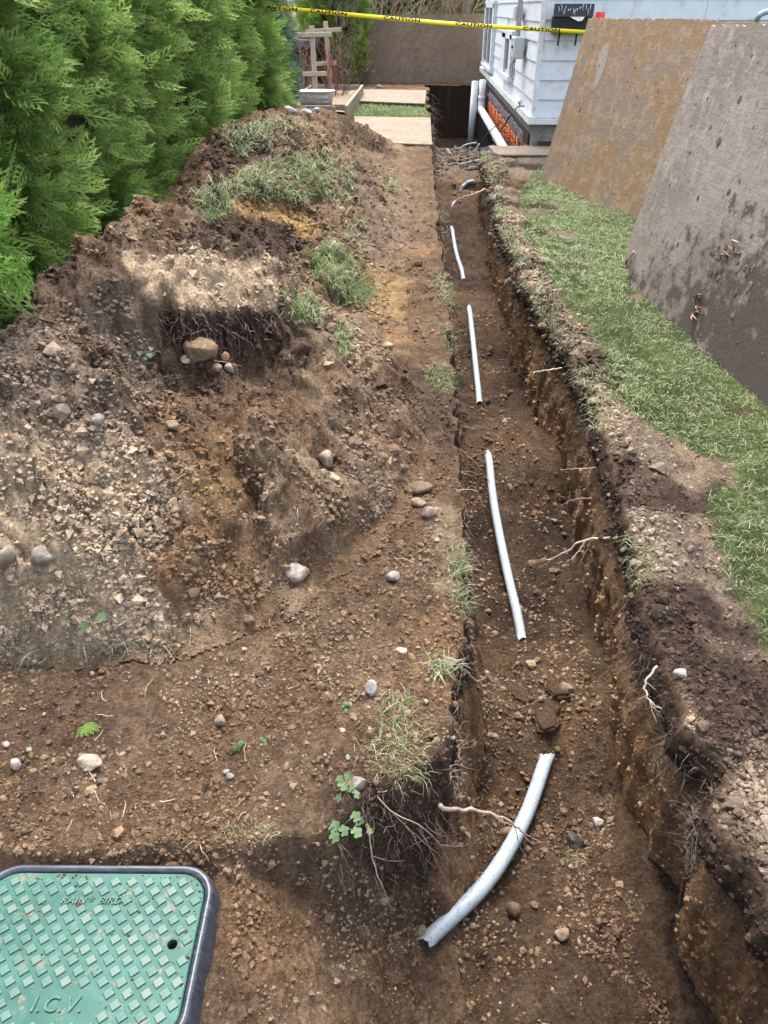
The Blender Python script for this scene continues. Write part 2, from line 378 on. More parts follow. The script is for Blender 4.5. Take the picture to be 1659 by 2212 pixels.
nA = 5; iB = nA; iW = iB+NL; iF = iW+NW; iV = iF+NF; iD = iV+NWR; iE = iD+NR
inY = ((Yr > .25) & (Yr < 17.55))*1.0
zL = zleft(l, Yr); zRt = zright(r, Yr)
Zb = np.zeros_like(GX)
Zb[:, :iW] = zleft(GX[:, :iW], GY[:, :iW]); Zb[:, :nA] = 0
zf = zfloor(XF, np.broadcast_to(Yr, XF.shape))*inY
Zb[:, iF:iV] = zf
Zb[:, iW:iF] = zL+(zf[:, :1]-zL)*tw[None, :]
Zb[:, iV:iD] = zf[:, -1:]+(zRt-zf[:, -1:])*twr[None, :]
Zb[:, iD:iE] = zright(GX[:, iD:iE], GY[:, iD:iE])
PF = heap_prof(GX, GY); PF[:, :nA] = 0; PF[:, iW:] = 0
mic, c1, i1, i2 = micro(GX, GY, PF)
wallmask = np.zeros_like(GX); wallmask[:, iW:iF] = 1; wallmask[:, iV:iD] = 1
farmask = ((GX > -3) & (GX < 2.4) & (GY > .1) & (GY < 18.6))*1.0
Zg = Zb+mic*farmask*(1-wallmask)*np.where(GX > r+.35, .5, 1.0)
# relief of the cut trench faces: pushed along X
W = GX[:, iV:iD]; WZ = Zb[:, iV:iD]; WY = GY[:, iV:iD]
tt = twr[None, :]; env = np.sin(np.pi*tt)**.5
cw, iw = cell(WY*30, WZ*30, 121)
cw2, iw2 = cell(WY*16, WZ*16, 127)
disp = .012*fbm(WY*5, WZ*5.0, 4, 122)+.016*fbm(WY*18, WZ*18, 4, 123)-.014*(cw2-.4)*(iw2 > .35)-.006*(cw-.5)+.012*(cw-.5)*sst(.5, .95, tt)
over = -.05*np.exp(-((tt-.90)/.10)**2)*(.4+.9*vn(WY*3.3, WY*0, 124))+.035*np.exp(-((tt-.70)/.13)**2)
GX[:, iV:iD] = W+(disp+over*sst(9.2, 8.9, WY))*env*sst(9.4, 9.1, WY)
Wl = GX[:, iW:iF]; WlZ = Zb[:, iW:iF]; WlY = GY[:, iW:iF]
GX[:, iW:iF] = Wl+(.02*fbm(WlY*9, WlZ*4, 4, 125)+.012*fbm(WlY*30, WlZ*20, 3, 126))*np.sin(np.pi*tw[None, :])
# colours
CG = soil_color(GX, GY, Zb, BROWN*1.0)
dist_r = GX-r
strip = sst(-.02, .02, dist_r)
drk = sst(-.15, .25, fbm(GX*3.3, GY*3.3, 3, 131))[..., None]
c_strip = DARK*1.5*drk+(GREY*.95)*(1-drk)
tan_s = sst(.12, .4, fbm(GX*4, GY*2.2, 3, 133)+.3*sst(1.4, 1.8, GY)*sst(2.4, 2.0, GY))[..., None]*.8
c_strip = c_strip*(1-tan_s)+TAN*.62*tan_s
org = sst(.2, .5, fbm(GX*4, GY*3, 3, 134))[..., None]*.6*sst(2.2, 3.0, GY)[..., None]
c_strip = c_strip*(1-org)+ORANGE*1.3*org
st_ = strip[..., None]; CG = CG*(1-st_)+c_strip*st_
lm = lawn_mask(GX, GY)[..., None]; CG = CG*(1-lm)+GREEN*(.55+.5*vn(GX*6, GY*6, 135))[..., None]*lm
# trench faces: dark topsoil over brown subsoil
for a, b_, zt in ((iW, iF, zL), (iV, iD, zRt)):
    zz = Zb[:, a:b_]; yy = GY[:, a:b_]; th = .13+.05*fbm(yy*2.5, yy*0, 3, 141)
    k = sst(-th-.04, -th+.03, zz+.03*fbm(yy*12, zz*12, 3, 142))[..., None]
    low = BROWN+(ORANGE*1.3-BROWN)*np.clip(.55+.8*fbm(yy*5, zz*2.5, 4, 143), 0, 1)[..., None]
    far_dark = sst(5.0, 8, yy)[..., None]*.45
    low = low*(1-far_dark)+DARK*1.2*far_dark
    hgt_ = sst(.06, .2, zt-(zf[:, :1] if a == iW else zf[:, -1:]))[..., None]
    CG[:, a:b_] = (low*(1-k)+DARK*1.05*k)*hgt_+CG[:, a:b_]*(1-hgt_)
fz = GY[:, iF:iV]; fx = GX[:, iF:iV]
damp = np.clip(sst(1.8, 2.1, fz)*sst(3.05, 2.8, fz)+sst(3.5, 3.8, fz)*sst(5.1, 4.7, fz)+sst(5.6, 5.9, fz)*sst(8.8, 8.2, fz)*1.0, 0, 1)*np.clip(.6+.7*fbm(fx*5, fz*3, 3, 151), 0, 1)  # damp soil, also standing in for shade on the trench floor
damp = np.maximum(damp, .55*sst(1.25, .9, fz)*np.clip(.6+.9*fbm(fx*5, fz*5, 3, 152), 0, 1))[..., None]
CG[:, iF:iV] = (CG[:, iF:iV]*(1-damp)+(DARK*1.35)*damp)*np.where(fz < 9.3, .72, 1)[..., None]  # whole floor darkened in colour as painted shade, so the trench reads deep
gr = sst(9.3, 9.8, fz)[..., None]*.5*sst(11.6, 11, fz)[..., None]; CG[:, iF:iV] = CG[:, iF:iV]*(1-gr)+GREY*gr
pit = (sst(11.6, 12.0, GY)*sst(17.62, 17.6, GY)*((GX > l+.005) & (GX < r+.02)))[..., None]; CG = CG*(1-pit)+DARK*.35*(.7+.6*vn(GX*9, GY*9, 155))[..., None]*pit  # pit soil blackened in colour to paint in the hole's deep shade
lum = (.78+.5*i1*sst(.35, .8, c1))*farmask+(1-farmask)
CG = CG*lum[..., None]
nR, nC = GX.shape
idx = np.arange(nR*nC).reshape(nR, nC)
Qall = np.stack([idx[:-1, :-1], idx[:-1, 1:], idx[1:, 1:], idx[1:, :-1]], -1).reshape(-1, 4)
sunk = Zg-np.minimum(PF, .05)*.6
PFr = PF.ravel()
keep = ~(PFr[Qall].min(1) > .07)
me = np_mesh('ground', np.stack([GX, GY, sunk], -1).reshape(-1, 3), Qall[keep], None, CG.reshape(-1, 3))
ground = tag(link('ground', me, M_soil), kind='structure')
# spoil heap: the same grid where the heap rises above the ground
sub = slice(iB, iW); HX, HY = GX[:, sub], GY[:, sub]; HZ = Zg[:, sub]+PF[:, sub]
hd = .4+.6*sst(.03, .15, PF[:, sub])
HXo = HX+.022*hd*fbm(HY*14, HZ*16, 4, 191)+.003*hd*fbm(HY*45, HZ*50, 3, 192); HYo = HY+.022*hd*fbm(HX*14, HZ*16, 4, 193)+.003*hd*fbm(HX*45, HZ*50, 3, 194)
HC = soil_color(HX, HY, Zb[:, sub]+PF[:, sub], BROWN*1.28, crust=.48)*lum[:, sub][..., None]
hidx = np.arange(HX.size).reshape(HX.shape)
HQ = np.stack([hidx[:-1, :-1], hidx[:-1, 1:], hidx[1:, 1:], hidx[1:, :-1]], -1).reshape(-1, 4)
hk = PF[:, sub].ravel()[HQ].max(1) > .003
HQ = HQ[hk]; used = np.unique(HQ); rem = np.zeros(HX.size, np.int64); rem[used] = np.arange(len(used))
me = np_mesh('spoil_heap', np.stack([HXo, HYo, HZ], -1).reshape(-1, 3)[used], rem[HQ], None, HC.reshape(-1, 3)[used])
tag(link('spoil_heap', me, M_soil), 'long lumpy bank of dug brown and tan soil between hedge and trench', 'soil heap')
# raster of the final surface, to stand things on it
RX = np.arange(-2.75, 2.35, .008); RY = np.concatenate([np.arange(.25, 4, .008), np.arange(4, 17.5, .02)])
rx, ry = np.meshgrid(RX, RY)
rp = heap_prof(rx, ry); rp[rx > XL(ry)] = 0
RZ = zground(rx, ry)+rp+micro(rx, ry, rp)[0]*np.where(rx > XR(ry)+.35, .5, 1.)
def surf(X, Y):
    X = np.asarray(X, float); Y = np.asarray(Y, float)
    fx = np.clip((X-RX[0])/.008, 0, len(RX)-1.001); fy = np.clip(np.interp(Y, RY, np.arange(len(RY))), 0, len(RY)-1.001)
    ix = fx.astype(int); iy = fy.astype(int); ax = fx-ix; ay = fy-iy
    return (RZ[iy, ix]*(1-ax)+RZ[iy, ix+1]*ax)*(1-ay)+(RZ[iy+1, ix]*(1-ax)+RZ[iy+1, ix+1]*ax)*ay
def hits(px, py):
    dx, dy, dz = ray(px, py); dx = np.atleast_1d(dx); dy = np.atleast_1d(dy); dz = np.atleast_1d(dz)
    lo = np.full(dx.shape, .5); done = np.zeros(dx.shape, bool); t = np.full(dx.shape, .5); res = np.full(dx.shape, np.nan)
    for k in range(420):
        t2 = t*1.0085; h = CAM_H+dz*t2-surf(dx*t2, dy*t2)
        new = (~done) & (h < 0)
        if new.any():
            a = t[new].copy(); b = t2[new].copy(); ddx, ddy, ddz = dx[new], dy[new], dz[new]
            for _ in range(8):
                m = (a+b)/2; u = CAM_H+ddz*m-surf(ddx*m, ddy*m) < 0; b = np.where(u, m, b); a = np.where(u, a, m)
            res[new] = b; done |= new
        t = np.where(done, t, t2)
        if done.all(): break
    res = np.where(np.isnan(res), t, res)
    X, Y = dx*res, dy*res
    return X, Y, surf(X, Y)
def hit(px, py):
    X, Y, Z = hits([px], [py]); return Vector((X[0], Y[0], Z[0]))
def color_at(X, Y, Z):
    """soil colour under loose crumbs"""
    C = soil_color(X, Y, Z, BROWN*1.15, crust=.4)
    rr = XR(Y); right = (X > rr-.03)[..., None]
    k = sst(-.15, .25, fbm(X*3.3, Y*3.3, 3, 131))[..., None]; cs = DARK*1.6*k+GREY*1.2*(1-k)
    tn = sst(.12, .4, fbm(X*4, Y*2.2, 3, 133)+.3*sst(1.4, 1.8, Y)*sst(2.4, 2.0, Y))[..., None]*.8; cs = cs*(1-tn)+TAN*.75*tn
    return np.where(right, cs, C)

# ------------------------------------------------------------------ loose soil crumbs
def ico(sub):
    bm = bmesh.new(); bmesh.ops.create_icosphere(bm, subdivisions=sub, radius=1)
    V = np.array([v.co[:] for v in bm.verts]); T = np.array([[v.index for v in f.verts] for f in bm.faces]); bm.free(); return V, T
IV, IT = ico(1)
def crumbs(name, N, px, py, size, label_col, sink=.35, smooth=False):
    X, Y, Z = hits(px, py); N = len(X)
    d = np.hypot(X, Y)
    q = rng.normal(size=(N, 4)); q /= np.linalg.norm(q, axis=1)[:, None]
    a, b, c, e = q.T
    Rm = np.stack([1-2*(c*c+e*e), 2*(b*c-e*a), 2*(b*e+c*a), 2*(b*c+e*a), 1-2*(b*b+e*e), 2*(c*e-b*a), 2*(b*e-c*a), 2*(c*e+b*a), 1-2*(b*b+c*c)], -1).reshape(N, 3, 3)
    var = IV[None]*(1+rng.uniform(-.35, .35, (N, len(IV), 1)))*rng.uniform(.6, 1.15, (N, 1, 3))
    V = np.einsum('nij,nvj->nvi', Rm, var)*size[:, None, None]
    V[..., 2] *= .85
    V += np.stack([X, Y, Z+size*(1-2*sink)*.5], -1)[:, None, :]
    C = label_col(X, Y, Z)*np.exp(rng.normal(-.12, .22, (N, 1)))
    pale = (rng.random(N) < .012)[:, None]; C = np.where(pale, np.array((.28, .22, .165))*rng.uniform(.6, 1.1, (N, 1)), C)
    Tn = (IT[None]+np.arange(N)[:, None, None]*len(IV)).reshape(-1, 3)
    return np_mesh(name, V.reshape(-1, 3), None, Tn, np.repeat(C, len(IV), 0), smooth)
OV = np.array([(1, 0, 0), (0, 1, 0), (-1, 0, 0), (0, -1, 0), (0, 0, 1), (0, 0, -1)], float); OT = np.array([(0, 1, 4), (1, 2, 4), (2, 3, 4), (3, 0, 4), (1, 0, 5), (2, 1, 5), (3, 2, 5), (0, 3, 5)])
def scatter(N, e, clus=-9, x0=-120, x1=1800, y0=240, y1=2330):
    px = rng.uniform(x0, x1, N); py = y0+(y1-y0)*rng.random(N)**e
    X, Y, Z = hits(px, py)
    ok = (lawn_mask(X, Y) < .35) & (Y < 11.5) & (X < 1.15) & (fbm(X*3, Y*3, 2, 161)+rng.normal(0, .25, N) > -.35) & ~((X < -.31) & (Y < .81))
    ok &= ~((X > -1.2) & (Y > 9.4) & (X < .1)) & ~((np.abs(X-XR(Y)) < .05) & (Z < -.04)) & ~((X > XR(Y)-.07) & (Y < 1.3) & (Z < -.04))
    ok &= fbm(X*5, Y*5, 3, 162)+rng.normal(0, .3, N) > clus
    return px[ok], py[ok], X[ok], Y[ok], Z[ok]
px, py, X, Y, Z = scatter(54000, .85, -.15)
depth = proj(X, Y, Z)[2]; hp = heap_prof(X, Y)
sz = np.exp(rng.normal(math.log(.0040), .45, len(px)))*np.clip(depth/2.0, .8, 2.4)*np.where(hp > .06, 1.2, 1.0)
cr_ = crumbs; _IV, _IT = IV, IT
IV, IT = OV, OT
me = crumbs('soil_crumbs', len(px), px, py, np.clip(sz, .0016, .012), color_at, smooth=False)
tag(link('soil_crumbs', me, M_clod), 'fine loose crumbs of soil scattered over the diggings', 'soil', kind='stuff')
IV, IT = _IV, _IT
px, py, X, Y, Z = scatter(20000, .8, .05)
depth = proj(X, Y, Z)[2]; hp = heap_prof(X, Y)
sz = np.exp(rng.normal(math.log(.0046), .5, len(px)))*np.clip(depth/2.2, .8, 2.2)*np.where(hp > .06, 1.3, 1.0)
me = crumbs('soil_clods', len(px), px, py, np.clip(sz, .002, .026), color_at, smooth=False)
tag(link('soil_clods', me, M_clod), 'angular clods of soil lying over the heap and trench floor', 'soil', kind='stuff')

# bits bedded in the cut right face
wi = rng.integers(0, nR, 26000); wj = rng.integers(0, NWR, 26000); X = GX[wi, iV+wj]-.002; Y = GY[wi, iV+wj]; Z = Zb[wi, iV+wj]
m = (Y > .6) & (Y < 9) & (rng.random(len(X)) < np.where(twr[wj] > .72, .55, .16)); X, Y, Z = X[m], Y[m], Z[m]; wc = CG[wi, iV+wj][m]
_h_ = hits; hits = lambda a, b: (X, Y, Z); IV, IT = OV, OT
me = crumbs('wall_crumbs', len(X), None, None, np.clip(np.exp(rng.normal(math.log(.0055), .45, len(X)))*np.clip(Y/2.2, .8, 2), .002, .018), lambda x, y, z: wc*1.15, sink=.5); hits = _h_; IV, IT = _IV, _IT
tag(link('wall_crumbs', me, M_clod), 'crumbs of soil bedded in the cut right face of the trench', 'soil', kind='stuff')
# coarse crust on the heap
px, py, X, Y, Z = scatter(27000, .9, -.2, 0, 960, 235, 1420); hp = heap_prof(X, Y); m = hp > .03; px, py = px[m], py[m]; depth = proj(X[m], Y[m], Z[m])[2]
IV, IT = OV, OT; me = crumbs('heap_crust', len(px), px, py, np.clip(np.exp(rng.normal(math.log(.0062), .45, len(px)))*np.clip(depth/2.2, .8, 2.0), .003, .022), color_at, sink=.45); IV, IT = _IV, _IT
tag(link('heap_crust', me, M_clod), 'dry crumbly crust of lumps over the soil heap', 'soil', kind='stuff')
# clods and crumbs broken along the right lip and on the heap's crust
Y = .75+8.2*rng.random(5200)**1.6; X = XR(Y)+rng.normal(.035, .045, len(Y)); Z = np.where(X > XR(Y), surf(np.maximum(X, XR(Y)+.01), Y), -np.abs(rng.normal(0, .05, len(Y))))
m = ~((X < XR(Y)-.004) & (Y < 1.35)); X, Y, Z = X[m], Y[m], Z[m]
sz = np.exp(rng.normal(math.log(.0055), .5, len(Y)))*np.clip(Y/2.4, .8, 2.0)
_h_ = hits; hits = lambda a, b: (X, Y, Z)
me = crumbs('lip_clods', len(Y), None, None, np.clip(sz, .002, .024), lambda x, y, z: np.where((z < -.02)[:, None], DARK*1.4, color_at(x, y, z)*.95)); hits = _h_
tag(link('lip_clods', me, M_clod), 'clods of dark topsoil crumbling along the right lip of the trench', 'soil', kind='stuff')
# ------------------------------------------------------------------ grass
def blades(P, D, L, Wd, C, droop=.5):
    """P base, D initial direction (unit), arrays; 3-tri blades"""
    n = len(P); side = np.cross(D, np.array([0, 0, 1.])); side += rng.normal(scale=.3, size=(n, 3)); side /= np.linalg.norm(side, axis=1)[:, None]
    g = np.array([0, 0, -1.])[None]*droop
    mid = P+D*(L*.5)[:, None]; D2 = D+g*rng.uniform(.4, 1.6, (n, 1)); D2 /= np.linalg.norm(D2, axis=1)[:, None]
    tip = mid+D2*(L*.5)[:, None]; wv = side*(Wd*.5)[:, None]
    V = np.stack([P-wv, P+wv, mid+wv*.85, mid-wv*.85, tip], 1)
    b = np.arange(n)[:, None]*5
    T = np.concatenate([b+np.array([[0, 1, 2]]), b+np.array([[0, 2, 3]]), b+np.array([[3, 2, 4]])], 0)
    tipc = C*1.15
    CC = np.stack([C*.75, C*.75, C, C, tipc], 1)
    return V.reshape(-1, 3), T, CC.reshape(-1, 3)
GC = np.array([(.15, .225, .08), (.21, .29, .115), (.11, .175, .065), (.29, .34, .18), (.46, .42, .29), (.29, .33, .22)])
def gcol(n, p): return GC[rng.choice(len(GC), n, p=p)]*rng.uniform(.75, 1.25, (n, 1))
def grass(px, py, lmin, lmax, lean, p, droop=.6, width=.0026, bias=(0, 0, 0), XYZ=None):
    X, Y, Z = hits(px, py) if XYZ is None else XYZ
    n = len(X); D = np.stack([rng.normal(size=n)*lean, rng.normal(size=n)*lean, np.ones(n)], -1)+np.array(bias)
    D /= np.linalg.norm(D, axis=1)[:, None]
    d = proj(X, Y, Z)[2]
    C = gcol(n, p); k = (.55*sst(-.05, .4, fbm(X*4, Y*4, 3, 175))*rng.random(n))[:, None]; C = C*(1-k)+np.array((.43, .40, .27))*k; C = C*(1+.25*fbm(X*2.5, Y*2.5, 2, 176))[:, None]
    return blades(np.stack([X, Y, Z-.004], -1), D, lmin*.7+(lmax*1.15-lmin*.7)*rng.random(n)**1.6, width*np.clip(d/2.2, .9, 3.0)*rng.uniform(.7, 1.3, n), C, droop)
def in_poly(poly, n):
    a = np.array(poly); out = [[], []]
    while len(out[0]) < n:
        x = rng.uniform(a[:, 0].min(), a[:, 0].max(), n); y_ = rng.uniform(a[:, 1].min(), a[:, 1].max(), n)
        m = poly_sd(x, y_, poly) > 0; out[0] += list(x[m]); out[1] += list(y_[m])
    return np.array(out[0][:n]), np.array(out[1][:n])
lawn = Soup()
# lawn to the right of the trench: even density over the ground, thicker near the camera
def lawn_pts(n, x0, x1, y0, y1, e):
    X = rng.uniform(x0, x1, n); Y = y0+(y1-y0)*rng.random(n)**e
    m = (lawn_mask(X, Y) > rng.uniform(.25, .8, n)) & (vn(X*9, Y*9, 171) > .18)
    return X[m], Y[m]
X, Y = lawn_pts(110000, .75, 2.3, 1.0, 8.8, 1.35)
lawn.add(*[a for a in (lambda v, t, c: (v, None, t, c))(*grass(None, None, .018, .05, 1.25, [.16, .2, .12, .2, .16, .16], .7, width=.0017, XYZ=(X, Y, surf(X, Y))))])
X = rng.uniform(-1.15, .1, 5000); Y = rng.uniform(12.25, 14.4, 5000)
lawn.add(*(lambda v, t, c: (v, None, t, c))(*grass(None, None, .03, .06, .6, [.3, .3, .15, .15, .05, .05], .5, XYZ=(X, Y, surf(X, Y)))))
tag(link('lawn_grass', lawn.mesh('lawn_grass', False), M_grass), 'short trampled green lawn grass beside the trench', 'grass', kind='stuff')
tuf = Soup()
def tz(poly, n, a, b, lean, p, droop=.6, bias=(0, 0, 0), wd=.0029):
    x, y_ = in_poly(poly, n); v, t, c = grass(x, y_, a, b, lean, p, droop, wd, bias); tuf.add(v, None, t, c)
FR = [.3, .28, .17, .12, .05, .08]; DRY = [.1, .12, .08, .2, .3, .2]; MIXG = [.2, .2, .15, .15, .15, .15]
tz(SOD1, 1300, .05, .13, .8, MIXG, 1.0, (.25, -.2, 0)); tz(SODB, 550, .04, .10, .9, DRY, .9); tz(SOD2, 750, .06, .14, .7, FR, 1.2, (.35, -.35, -.1))
tz([(425, 430), (470, 395), (510, 455), (450, 490)], 420, .06, .14, .8, MIXG, 1.2, (-.2, -.3, 0))
tz([(480, 300), (560, 262), (620, 262), (520, 345)], 500, .05, .12, .8, MIXG, .9)
tz([(700, 330), (770, 380), (745, 470), (705, 440)], 350, .04, .10, .8, DRY, 1.0, (.2, -.2, 0))
tz([(615, 640), (680, 640), (690, 700), (640, 705)], 200, .05, .12, .8, FR, 1.0, (.2, -.3, 0))
tz([(715, 700), (770, 700), (765, 770), (725, 765)], 240, .04, .08, .8, MIXG, 1.0, (.2, -.3, 0))
tz([(825, 375), (860, 385), (860, 420), (830, 415)], 160, .03, .07, .8, MIXG, .9)
tz([(740, 480), (790, 480), (800, 550), (760, 540)], 140, .04, .09, .8, MIXG, 1.0)
for poly, n_ in (([(925, 590), (965, 590), (990, 680), (950, 660)], 260), ([(905, 790), (975, 790), (985, 850), (920, 850)], 300), ([(940, 690), (985, 720), (980, 760), (950, 750)], 110), ([(940, 455), (975, 460), (975, 520), (945, 520)], 120), ([(960, 1180), (1000, 1170), (1020, 1330), (975, 1320)], 280), ([(925, 1425), (972, 1425), (970, 1460), (925, 1462)], 140)):
    tz(poly, n_, .03, .075, .8, DRY if n_ < 200 else MIXG, 1.0, (.5, -.1, 0), .0020)
tz([(835, 1510), (880, 1500), (925, 1600), (915, 1690), (850, 1690), (770, 1620)], 480, .02, .055, 1.0, [.15, .15, .1, .3, .2, .1], .9, (.2, -.2, 0), .0016)
tz([(845, 1500), (885, 1500), (880, 1560), (850, 1570)], 90, .02, .05, 1.0, MIXG, .8, (0, 0, 0), .0015)
tz([(0, 1385), (110, 1385), (110, 1410), (0, 1410)], 45, .03, .08, 1.0, DRY, 1.0, (0, -.5, 0), .0018)
tz([(150, 1375), (350, 1380), (350, 1405), (150, 1405)], 70, .03, .08, 1.0, DRY, 1.2, (0, -.6, -.2), .0016)
tz([(480, 1780), (590, 1780), (590, 1815), (480, 1815)], 160, .012, .03, 1.0, [.1, .2, 0, .5, .15, .05], .8, (0, -.4, 0), .0014)
tz([(35, 1770), (65, 1770), (65, 1800), (35, 1800)], 14, .02, .05, .8, MIXG, .8, (0, 0, 0), .0014)
tz([(1215, 1830), (1270, 1835), (1265, 1870), (1220, 1865)], 110, .02, .04, 1.0, [.05, .1, .05, .4, .3, .1], .8, (0, -.3, 0), .0015)
# ragged turf hanging over the right lip of the trench
Y = 1.2+8*rng.random(5200)**1.1; n_ = len(Y); X = XR(Y)+rng.normal(.03, .035, n_)
m = (vn(Y*4, Y*0, 181) > ip(Y, [(1.2, .78), (2.4, .72), (2.8, .5), (4, .3), (9, .25)])) & (X > XR(Y)-.03)
X, Y = X[m], Y[m]
v, t, c = grass(None, None, .03, .085, .6, DRY, 1.5, .0018, (-.7, -.1, -.2), (X, Y, surf(np.maximum(X, XR(Y)+.015), Y))); tuf.add(v, None, t, c)
Y = 2.6+6*rng.random(2600); X = XR(Y)+rng.uniform(.0, .2, len(Y)); m = vn(X*6, Y*6, 182) > .62; X, Y = X[m], Y[m]
v, t, c = grass(None, None, .03, .06, .8, MIXG, .9, .002, (0, 0, 0), (X, Y, surf(X, Y))); tuf.add(v, None, t, c)
tag(link('torn_turf_grass', tuf.mesh('torn_turf_grass', False), M_grass), 'ragged torn grass on the dug sods and trench lips', 'grass', kind='stuff')

# ------------------------------------------------------------------ more materials
M_white = simple('white_paint', (.60, .63, .66), .55, .06, 8, .3, bmp=.05, dirt=(.42, .42, .40), dscale=9)
M_white2 = simple('white_paint_worn', (.62, .64, .66), .6, .08, 14, .25, bmp=.1, dirt=(.30, .29, .27), dscale=22)
M_trimold = simple('trim_paint_mouldy', (.62, .63, .60), .7, .15, 20, .2, dirt=(.22, .22, .15), dscale=14)
M_conc = simple('foundation_concrete', (.20, .195, .18), .95, .35, 9, .1, bmp=.4, dirt=(.09, .085, .07), dscale=4)
M_membrane = simple('brown_membrane', (.055, .022, .018), .45, .3, 12, .35)
M_glass = simple('window_glass', (.035, .036, .034), .08, .1, 4, .5, bmp=0)
M_pvc = simple('white_pvc', (.62, .63, .64), .35, .04, 6, .45, bmp=.03, dirt=(.5, .48, .44), dscale=7)
M_black = simple('black_plastic', (.012, .013, .017), .45, .2, 30, .4)
M_iron = simple('black_iron', (.015, .015, .018), .6, .2, 30, .3)
M_galv = simple('galvanised_steel', (.42, .45, .48), .38, .22, 16, .5, metal=.75, bmp=.08)
M_greymetal = simple('grey_meter_metal', (.45, .48, .5), .45, .12, 20, .4, metal=.3)
M_lumber = simple('weathered_lumber', (.27, .215, .16), .85, .22, 18, .15, stretch=(6, 6, 1), bmp=.3)
M_pale = simple('pale_lumber', (.42, .35, .27), .85, .18, 18, .15, stretch=(6, 6, 1), bmp=.3)
M_lumber_g = simple('grey_weathered_lumber', (.21, .195, .175), .88, .22, 14, .15, stretch=(1, 6, 6), bmp=.3)
M_bluetone = simple('dark_slate_paint', (.045, .05, .06), .6, .15, 10)
M_void = simple('dark_interior', (.008, .008, .009), .9, .1, 5, .05)
M_orange = simple('orange_netting', (.62, .15, .04), .6, .15, 30)
M_red = simple('red_plastic', (.75, .03, .025), .35, .08, 20, .5)
M_rail = simple('grey_rail_metal', (.22, .27, .29), .4, .1, 20, .5, metal=.4)
M_roof = simple('roof_shingle', (.06, .06, .065), .95, .3, 20, .1)
M_fabric = simple('black_filter_fabric', (.02, .022, .027), .85, .3, 30, .1)
M_silver = simple('silver_inlay', (.6, .62, .65), .3, .2, 60, .6, metal=.6)
M_paper = simple('paper', (.75, .73, .62), .8, .1, 40)
M_greenlid = None
def lid_mat():
    m, n, b = newmat('green_lid_plastic')
    f = noise(n, 9, 5, .65); f2 = noise(n, 70, 4, .7)
    c = ramp(n, f, [(.3, (.009, .056, .042)), (.55, (.020, .086, .068)), (.75, (.042, .118, .10))])
    d = ramp(n, f2, [(.58, (0, 0, 0)), (.75, (.55, .55, .55))]); c = mix(n, c, (.065, .125, .10), d)
    dd = ramp(n, noise(n, 26, 6, .75), [(.57, (0, 0, 0)), (.66, (.8, .8, .8))]); c = mix(n, c, (.17, .12, .08), dd)
    n.links.new(c, b.inputs['Base Color']); b.inputs['Roughness'].default_value = .5; b.inputs['Specular IOR Level'].default_value = .22
    bump(n, b, f2, .12, .002); return m
M_greenlid = lid_mat()
def stud_mat():
    m, n, b = newmat('worn_stud_plastic')
    oi = nd(n, 'ShaderNodeObjectInfo')
    c = ramp(n, oi.outputs['Random'], [(0, (.026, .085, .067)), (.55, (.052, .113, .094)), (1, (.09, .128, .105))])
    c2 = mix(n, c, (.10, .145, .12), ramp(n, noise(n, 120, 4, .7), [(.45, (0, 0, 0)), (.7, (.7, .7, .7))]))
    n.links.new(c2, b.inputs['Base Color']); b.inputs['Roughness'].default_value = .5; b.inputs['Specular IOR Level'].default_value = .22; return m
M_stud = stud_mat()
def rim_mat():
    m, n, b = newmat('scuffed_black_rim')
    f = noise(n, 30, 5, .7, stretch=(1, 6, 1)); c = ramp(n, f, [(.4, (.016, .019, .026)), (.62, (.04, .047, .062)), (.8, (.13, .14, .16))])
    n.links.new(c, b.inputs['Base Color']); b.inputs['Roughness'].default_value = .38; return m
M_rim = rim_mat()
def conduit_mat():
    m, n, b = newmat('grey_conduit')
    d = ramp(n, noise(n, 130, 3, .6), [(.60, (0, 0, 0)), (.68, (.9, .9, .9))])
    d2 = ramp(n, noise(n, 25, 5, .6), [(.55, (0, 0, 0)), (.8, (.5, .5, .5))])
    c = mix(n, mix(n, (.25, .29, .32), (.15, .12, .095), d2), (.10, .085, .07), d)
    n.links.new(c, b.inputs['Base Color']); b.inputs['Roughness'].default_value = .5; return m
M_conduit = conduit_mat()
